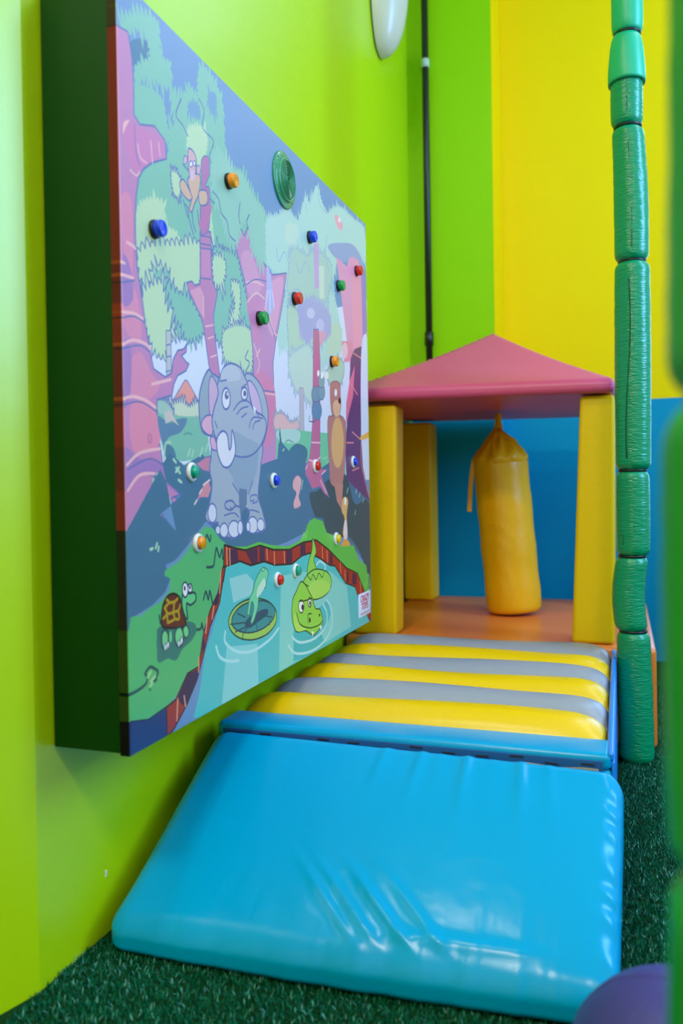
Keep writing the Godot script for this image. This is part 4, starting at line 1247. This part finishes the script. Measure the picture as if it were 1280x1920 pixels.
	area([582, 959, 686, 961, 905, 984, 1031, 1037, 1060, 1150, 562, 1163, 575, 1038], rgb(138, 206, 179), false)
	area([320, 1062, 456, 1082, 459, 1172, 295, 1172], rgb(146, 208, 188), false)
	area([649, 1089, 820, 1122, 857, 1158, 745, 1166, 646, 1157], rgb(49, 179, 166), false)
	area([813, 1062, 881, 1052, 900, 1089, 858, 1122, 810, 1124], rgb(69, 186, 170), false)
	stroke([316, 1033, 315, 1053, 365, 1080, 436, 1092, 516, 1085, 566, 1069], rgb(196, 223, 204), 6)
	stroke([278, 1053, 293, 1076, 330, 1091, 370, 1098], rgb(196, 223, 204), 6)
	stroke([640, 1102, 688, 1123, 783, 1131, 859, 1115, 870, 1084, 842, 1057], rgb(196, 223, 204), 6)
	stroke([616, 1116, 662, 1143, 763, 1157, 857, 1148, 908, 1117, 900, 1075, 871, 1051], rgb(196, 223, 204), 6)
	stroke([800, 957, 828, 950, 866, 967, 845, 981], rgb(196, 223, 204), 6)
	# earth bank round the pond
	area([317, 872, 372, 883, 407, 889, 477, 885, 544, 899, 633, 906, 714, 896, 802, 896, 887, 925, 958, 956, 1033, 988, 1127, 1012, 1187, 1068, 1250, 1127, 1248, 1170, 1147, 1097, 1101, 1046, 1020, 1026, 936, 972, 895, 966, 828, 943, 756, 924, 705, 926, 647, 939, 550, 932, 495, 919, 431, 921, 383, 908, 321, 912, 311, 939], rgb(178, 36, 13), false, rgb(18, 14, 13), 4)
	area([333, 881, 372, 884, 377, 908, 334, 911], rgb(75, 14, 55), false)
	area([407, 891, 464, 889, 463, 916, 437, 920], rgb(75, 14, 55), false)
	area([474, 887, 500, 891, 499, 918, 472, 917], rgb(75, 14, 55), false)
	area([614, 905, 649, 908, 647, 936, 612, 936], rgb(75, 14, 55), false)
	area([698, 898, 731, 899, 730, 927, 696, 927], rgb(75, 14, 55), false)
	area([897, 933, 917, 941, 921, 967, 895, 963], rgb(75, 14, 55), false)
	area([1079, 1006, 1120, 1015, 1113, 1043, 1077, 1035], rgb(75, 14, 55), false)
	area([1033, 994, 1050, 1000, 1048, 1028, 1031, 1025], rgb(75, 14, 55), false)
	stroke([327, 878, 328, 911], rgb(255, 146, 98), 4)
	stroke([339, 881, 340, 912], rgb(255, 146, 98), 4)
	stroke([548, 904, 549, 931], rgb(255, 146, 98), 4)
	stroke([510, 895, 512, 917], rgb(255, 146, 98), 4)
	stroke([602, 908, 604, 932], rgb(255, 146, 98), 4)
	stroke([844, 915, 846, 945], rgb(255, 146, 98), 4)
	stroke([877, 928, 880, 958], rgb(255, 146, 98), 4)
	stroke([979, 967, 982, 996], rgb(255, 146, 98), 4)
	stroke([1150, 1037, 1153, 1075], rgb(255, 146, 98), 4)
	stroke([1211, 1106, 1214, 1145], rgb(255, 146, 98), 4)
	stroke([1016, 992, 1019, 1021], rgb(255, 146, 98), 4)
	area([310, 912, 289, 957, 257, 985, 232, 1021, 212, 1076, 173, 1079, 134, 1113, 104, 1118, 105, 1167, 128, 1159, 171, 1130, 206, 1097, 230, 1060, 256, 1014, 295, 976, 320, 913], rgb(173, 41, 28), false, rgb(18, 14, 13), 3)
	area([215, 1080, 173, 1080, 140, 1112, 155, 1129, 171, 1128, 206, 1097], rgb(49, 14, 67), false)
	area([295, 952, 289, 957, 269, 978, 288, 978], rgb(49, 14, 67), false)
	area([231, 1024, 224, 1056, 237, 1045], rgb(49, 14, 67), false)
	stroke([140, 1114, 136, 1148], rgb(255, 146, 112), 4)
	stroke([161, 1114, 165, 1132], rgb(255, 146, 112), 4)
	stroke([214, 1060, 212, 1085], rgb(255, 146, 112), 4)
	stroke([247, 995, 240, 1022], rgb(255, 146, 112), 4)
	stroke([272, 979, 265, 1001], rgb(255, 146, 112), 4)
	stroke([303, 918, 295, 958], rgb(255, 146, 112), 4)
	# turtle
	area([96, 985, 97, 958, 110, 942, 130, 938, 151, 947, 160, 968, 171, 993, 165, 998, 123, 993], rgb(107, 32, 20), true, rgb(26, 14, 13), 4)
	stroke([104, 957, 117, 951, 111, 945], rgb(191, 146, 20), 5)
	stroke([117, 951, 135, 952, 145, 948], rgb(191, 146, 20), 5)
	stroke([104, 957, 111, 968, 99, 974], rgb(191, 146, 20), 5)
	stroke([111, 968, 129, 968, 135, 952], rgb(191, 146, 20), 5)
	stroke([129, 968, 147, 968, 153, 960], rgb(191, 146, 20), 5)
	stroke([111, 968, 113, 982], rgb(191, 146, 20), 5)
	stroke([129, 968, 134, 980, 113, 983], rgb(191, 146, 20), 5)
	stroke([134, 980, 149, 982, 147, 968], rgb(191, 146, 20), 5)
	area([163, 941, 175, 944, 203, 946, 206, 959, 188, 965, 174, 961, 177, 987, 167, 979, 159, 959], rgb(104, 195, 115), true, rgb(18, 62, 67), 4)
	area([181, 938, 178, 945, 173, 949, 167, 948, 163, 943, 161, 935, 163, 928, 168, 924, 174, 925, 179, 930], rgb(254, 232, 219), true, rgb(18, 36, 67), 3)
	area([194, 937, 193, 942, 189, 944, 185, 943, 181, 940, 180, 935, 182, 931, 185, 929, 190, 929, 193, 933], rgb(254, 232, 219), true, rgb(18, 36, 67), 3)
	area([172, 934, 172, 937, 170, 938, 168, 938, 167, 936, 166, 934, 167, 931, 168, 930, 170, 930, 172, 932], rgb(18, 14, 46), true)
	area([189, 935, 189, 937, 187, 938, 186, 938, 184, 936, 184, 934, 185, 932, 186, 931, 188, 932, 189, 933], rgb(18, 14, 46), true)
	area([114, 1011, 112, 1020, 106, 1025, 100, 1024, 95, 1017, 93, 1007, 95, 998, 101, 993, 107, 994, 113, 1001], rgb(123, 201, 120), true, rgb(18, 62, 67), 4)
	area([181, 1009, 179, 1015, 174, 1018, 168, 1017, 163, 1012, 161, 1006, 163, 1000, 168, 997, 174, 998, 179, 1003], rgb(123, 201, 120), true, rgb(18, 62, 67), 3)
	area([163, 1015, 160, 1024, 152, 1029, 143, 1027, 137, 1020, 134, 1010, 137, 1000, 145, 996, 153, 997, 160, 1004], rgb(123, 201, 120), true, rgb(18, 62, 67), 4)
	area([125, 1008, 124, 1013, 122, 1016, 119, 1016, 117, 1012, 117, 1006, 118, 1001, 120, 998, 122, 998, 124, 1002], rgb(123, 201, 120), true)
	area([106, 1022, 105, 1025, 104, 1027, 102, 1027, 101, 1024, 100, 1021, 101, 1018, 102, 1016, 104, 1016, 106, 1019], rgb(255, 234, 219), true, rgb(49, 71, 84), 1.5)
	area([111, 1021, 110, 1024, 109, 1026, 107, 1026, 106, 1023, 105, 1020, 106, 1017, 107, 1015, 109, 1015, 111, 1018], rgb(255, 234, 219), true, rgb(49, 71, 84), 1.5)
	area([116, 1019, 115, 1023, 114, 1024, 112, 1024, 111, 1022, 110, 1018, 111, 1015, 112, 1013, 114, 1014, 116, 1016], rgb(255, 234, 219), true, rgb(49, 71, 84), 1.5)
	area([150, 1024, 149, 1027, 148, 1029, 146, 1029, 144, 1026, 144, 1023, 144, 1019, 146, 1018, 148, 1018, 150, 1020], rgb(255, 234, 219), true, rgb(49, 71, 84), 1.5)
	area([155, 1022, 155, 1026, 153, 1027, 151, 1027, 150, 1025, 149, 1021, 150, 1018, 151, 1016, 153, 1016, 155, 1019], rgb(255, 234, 219), true, rgb(49, 71, 84), 1.5)
	area([160, 1020, 159, 1024, 157, 1026, 155, 1025, 154, 1023, 153, 1019, 154, 1016, 156, 1014, 158, 1014, 159, 1017], rgb(255, 234, 219), true, rgb(49, 71, 84), 1.5)
	stroke([91, 981, 87, 967], rgb(18, 62, 67), 4)
	# lily pad and frog
	area([551, 1028, 550, 1055, 504, 1071, 434, 1070, 371, 1054, 334, 1030, 335, 1006, 373, 990, 437, 988, 506, 1002], rgb(173, 199, 80), true, rgb(18, 62, 46), 3)
	area([545, 1023, 540, 1043, 496, 1055, 432, 1055, 376, 1043, 345, 1026, 349, 1008, 386, 995, 446, 994, 507, 1004], rgb(45, 141, 130), true, rgb(18, 62, 67), 3)
	area([399, 1035, 414, 1024, 459, 1018, 505, 1019, 508, 1031, 464, 1038, 420, 1044], rgb(18, 74, 90), true)
	stroke([338, 1023, 399, 1030], rgb(18, 74, 77), 3)
	stroke([357, 1041, 408, 1039], rgb(18, 74, 77), 3)
	stroke([466, 1000, 446, 1019], rgb(18, 74, 77), 3)
	stroke([531, 1040, 491, 1031], rgb(18, 74, 77), 3)
	stroke([457, 1055, 448, 1035], rgb(18, 74, 77), 3)
	stroke([389, 1062, 390, 1052, 408, 1042], rgb(18, 74, 77), 3)
	stroke([367, 1007, 402, 1020], rgb(18, 74, 77), 3)
	stroke([517, 1055, 521, 1044], rgb(18, 74, 77), 3)
	area([489, 932, 505, 935, 516, 946, 506, 961, 501, 973, 481, 976, 466, 989, 460, 1010, 439, 1034, 426, 1034, 442, 1007, 432, 994, 420, 1017, 411, 1015, 422, 988, 440, 972, 450, 955, 468, 941], rgb(125, 208, 142), true, rgb(49, 134, 98), 3)
	area([494, 954, 500, 969, 473, 985, 457, 988, 460, 972, 477, 961], rgb(218, 225, 184), true)
	area([495, 936, 494, 938, 491, 939, 488, 939, 485, 937, 484, 935, 485, 932, 488, 931, 491, 932, 494, 933], rgb(173, 223, 149), true, rgb(49, 134, 98), 2)
	# crocodile
	area([780, 891, 801, 922, 784, 943, 801, 970, 741, 972, 752, 940, 772, 919], rgb(151, 208, 70), true, rgb(18, 74, 13), 3)
	area([728, 978, 790, 966, 875, 981, 909, 1008, 884, 1032, 814, 1040, 734, 1029, 705, 1003], rgb(158, 210, 77), true, rgb(18, 74, 13), 3)
	area([735, 1012, 771, 995, 845, 998, 898, 1017, 882, 1032, 805, 1038], rgb(183, 219, 84), true)
	stroke([737, 973, 762, 988, 776, 977, 798, 991, 817, 978, 840, 991, 855, 979], rgb(49, 105, 13), 3)
	stroke([706, 988, 748, 1002], rgb(49, 105, 13), 3)
	area([698, 985, 727, 996, 754, 1019, 771, 1034, 790, 1060, 822, 1068, 840, 1099, 826, 1110, 792, 1120, 769, 1121, 722, 1102, 671, 1096, 651, 1080, 641, 1055, 647, 1020, 670, 1003], rgb(156, 210, 63), true, rgb(18, 74, 13), 3)
	area([658, 1051, 689, 1084, 731, 1100, 714, 1100, 672, 1095, 654, 1075], rgb(196, 223, 84), true)
	stroke([670, 1053, 689, 1081, 748, 1100, 811, 1104, 835, 1098], rgb(18, 74, 13), 3)
	area([715, 1045, 711, 1053, 702, 1057, 692, 1055, 684, 1049, 681, 1040, 685, 1032, 693, 1027, 704, 1029, 712, 1035], rgb(255, 234, 212), true, rgb(18, 62, 13), 3)
	area([765, 1042, 762, 1048, 756, 1051, 748, 1050, 743, 1045, 741, 1038, 743, 1032, 749, 1029, 757, 1030, 763, 1035], rgb(255, 234, 212), true, rgb(18, 62, 13), 3)
	area([713, 1046, 711, 1050, 708, 1052, 704, 1051, 700, 1048, 699, 1044, 701, 1040, 704, 1038, 708, 1039, 712, 1042], rgb(18, 14, 13), true)
	area([760, 1043, 758, 1046, 756, 1048, 752, 1048, 750, 1045, 749, 1042, 750, 1039, 753, 1037, 756, 1037, 759, 1040], rgb(18, 14, 13), true)
	stroke([684, 1028, 725, 1032, 769, 1033], rgb(18, 74, 13), 3)
	area([757, 1083, 756, 1086, 752, 1088, 749, 1087, 746, 1085, 745, 1081, 746, 1078, 749, 1076, 753, 1077, 756, 1080], rgb(18, 36, 13), true)
	area([822, 1081, 821, 1084, 818, 1085, 816, 1084, 813, 1082, 813, 1080, 813, 1078, 816, 1077, 819, 1077, 821, 1079], rgb(18, 36, 13), true)
	stroke([740, 1086, 741, 1067, 763, 1069], rgb(18, 74, 13), 3)
	area([761, 1110, 769, 1126, 776, 1114], rgb(255, 240, 217), false)
	area([816, 1108, 826, 1120, 832, 1108], rgb(255, 240, 217), false)
	# elephant
	area([299, 680, 270, 714, 266, 737, 273, 757, 264, 789, 246, 817, 269, 831, 294, 829, 286, 845, 322, 857, 366, 861, 402, 847, 390, 823, 403, 806, 429, 815, 413, 846, 450, 858, 505, 852, 493, 818, 472, 781, 486, 725, 484, 672], rgb(176, 170, 170), true, rgb(98, 105, 152), 4)
	area([328, 703, 476, 692, 470, 728, 442, 764, 411, 786, 383, 782, 356, 745, 330, 727], rgb(153, 157, 163), false)
	area([385, 767, 419, 770, 417, 799, 388, 820, 382, 792], rgb(104, 118, 137), false)
	area([289, 812, 286, 822, 277, 828, 267, 827, 259, 821, 256, 810, 260, 800, 268, 794, 278, 795, 286, 801], rgb(230, 210, 206), true, rgb(98, 105, 152), 3)
	area([384, 846, 379, 856, 366, 861, 351, 860, 339, 853, 335, 844, 340, 835, 352, 829, 368, 830, 380, 837], rgb(230, 210, 206), true, rgb(98, 105, 152), 3)
	area([334, 846, 331, 853, 322, 858, 312, 857, 304, 852, 301, 844, 305, 836, 313, 832, 323, 832, 331, 838], rgb(230, 210, 206), true, rgb(98, 105, 152), 3)
	area([397, 844, 395, 852, 389, 857, 382, 856, 376, 851, 375, 843, 377, 835, 383, 830, 390, 830, 396, 836], rgb(230, 210, 206), true, rgb(98, 105, 152), 3)
	area([302, 843, 300, 848, 296, 851, 290, 850, 286, 847, 284, 842, 286, 837, 291, 835, 296, 835, 301, 838], rgb(230, 210, 206), true, rgb(98, 105, 152), 3)
	area([467, 843, 462, 853, 450, 858, 435, 857, 423, 850, 419, 840, 424, 831, 436, 825, 451, 826, 463, 833], rgb(230, 210, 206), true, rgb(98, 105, 152), 3)
	area([499, 844, 495, 852, 486, 856, 476, 855, 467, 850, 464, 842, 468, 835, 477, 830, 487, 831, 496, 836], rgb(230, 210, 206), true, rgb(98, 105, 152), 3)
	area([431, 844, 429, 850, 425, 853, 419, 853, 415, 849, 413, 843, 415, 837, 420, 833, 425, 834, 430, 838], rgb(230, 210, 206), true, rgb(98, 105, 152), 3)
	stroke([389, 804, 368, 801, 347, 808, 324, 802, 328, 792, 354, 791, 368, 801], rgb(98, 105, 152), 4)
	stroke([344, 802, 351, 806, 361, 803], rgb(98, 105, 152), 3)
	stroke([444, 798, 468, 794, 464, 782, 437, 783, 435, 793, 452, 792], rgb(98, 105, 152), 3)
	stroke([356, 757, 390, 783], rgb(98, 105, 152), 3)
	stroke([446, 754, 426, 780], rgb(98, 105, 152), 3)
	stroke([320, 817, 360, 814, 381, 823], rgb(98, 105, 152), 3)
	stroke([417, 815, 440, 811, 475, 817], rgb(98, 105, 152), 3)
	area([307, 565, 281, 558, 268, 553, 248, 572, 232, 603, 231, 639, 240, 664, 262, 671, 282, 673, 297, 692, 314, 662, 311, 598], rgb(161, 164, 163), true, rgb(98, 105, 152), 4)
	area([277, 563, 267, 586, 268, 626, 277, 652, 299, 624, 307, 599, 297, 575], rgb(223, 166, 179), true, rgb(98, 105, 152), 3)
	area([237, 652, 255, 637, 278, 637, 277, 669, 249, 666], rgb(240, 166, 175), true, rgb(98, 105, 152), 3)
	area([269, 677, 284, 673, 297, 695, 276, 695], rgb(240, 166, 175), true, rgb(98, 105, 152), 3)
	area([418, 550, 433, 539, 465, 543, 503, 563, 526, 600, 523, 639, 492, 679, 441, 655, 432, 587], rgb(176, 175, 172), true, rgb(98, 105, 152), 4)
	area([426, 561, 445, 553, 476, 571, 495, 600, 494, 624, 462, 616, 441, 586], rgb(220, 173, 188), true, rgb(98, 105, 152), 3)
	area([309, 564, 301, 578, 303, 594, 284, 625, 278, 650, 295, 678, 334, 696, 385, 706, 439, 702, 485, 682, 517, 645, 508, 621, 462, 611, 444, 596, 430, 560, 415, 546, 398, 532, 360, 529, 329, 540], rgb(183, 175, 175), true, rgb(98, 105, 152), 4)
	area([369, 659, 416, 667, 466, 675, 479, 683, 440, 700, 385, 704, 368, 690], rgb(161, 162, 166), true)
	area([324, 545, 357, 533, 391, 536, 397, 554, 356, 564, 317, 563], rgb(201, 188, 184), true)
	area([352, 597, 349, 609, 340, 617, 329, 618, 321, 612, 318, 600, 322, 588, 331, 580, 341, 579, 350, 586], rgb(242, 219, 210), true, rgb(98, 105, 152), 4)
	area([429, 580, 426, 588, 419, 593, 410, 594, 403, 590, 400, 583, 403, 575, 411, 570, 420, 569, 427, 573], rgb(242, 219, 210), true, rgb(98, 105, 152), 4)
	area([346, 591, 345, 596, 340, 599, 335, 600, 331, 597, 330, 593, 332, 588, 336, 584, 341, 584, 345, 586], rgb(98, 98, 125), true)
	area([424, 580, 423, 583, 419, 586, 415, 586, 411, 585, 410, 581, 411, 578, 415, 575, 420, 575, 423, 577], rgb(98, 98, 125), true)
	area([343, 589, 343, 591, 341, 592, 339, 592, 338, 591, 338, 589, 338, 588, 340, 586, 341, 586, 343, 587], rgb(255, 229, 219), true)
	stroke([365, 618, 395, 599, 431, 595, 450, 604], rgb(98, 105, 152), 3)
	stroke([379, 625, 400, 612, 431, 605], rgb(98, 105, 152), 3)
	stroke([400, 629, 424, 619], rgb(98, 105, 152), 3)
	stroke([435, 647, 442, 633, 461, 624, 501, 624], rgb(98, 105, 152), 3)
	stroke([451, 649, 461, 635, 487, 629], rgb(98, 105, 152), 3)
	stroke([468, 610, 481, 623], rgb(98, 105, 152), 3)
	stroke([288, 644, 298, 656], rgb(98, 105, 152), 3)
	stroke([402, 571, 426, 561], rgb(98, 105, 152), 3)
	stroke([311, 569, 339, 563], rgb(98, 105, 152), 3)
	area([453, 603, 463, 619, 467, 605], rgb(255, 236, 223), false)
	area([300, 670, 320, 660, 338, 668, 344, 693, 354, 685, 358, 656, 368, 674, 370, 700, 347, 724, 319, 726, 300, 707, 294, 685], rgb(242, 216, 208), true, rgb(98, 105, 152), 4)
	# monkey on its branch
	area([255, 183, 280, 168, 284, 196, 268, 225, 283, 225, 280, 293, 255, 315, 245, 303, 253, 230], rgb(196, 110, 149), true, rgb(98, 105, 152), 2)
	area([252, 264, 292, 251, 286, 272, 260, 308, 240, 305], rgb(205, 110, 149), false)
	area([208, 181, 224, 178, 234, 185, 235, 199, 231, 221, 220, 233, 211, 226, 206, 205], rgb(230, 168, 159), true, rgb(98, 105, 152), 3)
	area([205, 233, 246, 211, 245, 242, 227, 269, 217, 286, 208, 284, 216, 261], rgb(230, 170, 135), true, rgb(98, 105, 152), 3)
	area([177, 249, 191, 240, 214, 255, 218, 263, 204, 270, 182, 263], rgb(230, 170, 135), true, rgb(98, 105, 152), 3)
	area([243, 243, 263, 233, 275, 237, 272, 255, 247, 264], rgb(230, 170, 135), true, rgb(98, 105, 152), 3)
	area([204, 201, 202, 206, 199, 210, 195, 212, 192, 210, 191, 206, 192, 201, 196, 197, 200, 196, 203, 197], rgb(235, 170, 168), true, rgb(98, 105, 152), 2)
	area([250, 202, 248, 208, 244, 212, 240, 213, 237, 211, 236, 207, 237, 201, 241, 197, 245, 196, 248, 197], rgb(235, 170, 168), true, rgb(98, 105, 152), 2)
	area([222, 202, 221, 205, 218, 208, 215, 209, 212, 208, 211, 205, 213, 202, 215, 199, 218, 198, 221, 199], rgb(255, 229, 221), true, rgb(98, 105, 152), 2)
	area([233, 196, 232, 199, 230, 202, 228, 203, 225, 202, 225, 199, 226, 196, 228, 194, 231, 193, 233, 194], rgb(255, 229, 221), true, rgb(98, 105, 152), 2)
	area([213, 219, 227, 211, 230, 222, 220, 232, 213, 230], rgb(242, 177, 184), true)
	stroke([203, 286, 207, 303, 221, 324], rgb(98, 105, 152), 3)
	stroke([217, 286, 221, 306, 230, 317], rgb(98, 105, 152), 3)
	stroke([237, 278, 241, 300], rgb(98, 105, 152), 3)
	stroke([247, 270, 248, 288], rgb(98, 105, 152), 3)
	stroke([188, 275, 199, 294, 203, 300], rgb(98, 105, 152), 3)
	stroke([195, 280, 204, 284], rgb(98, 105, 152), 3)
	return pic
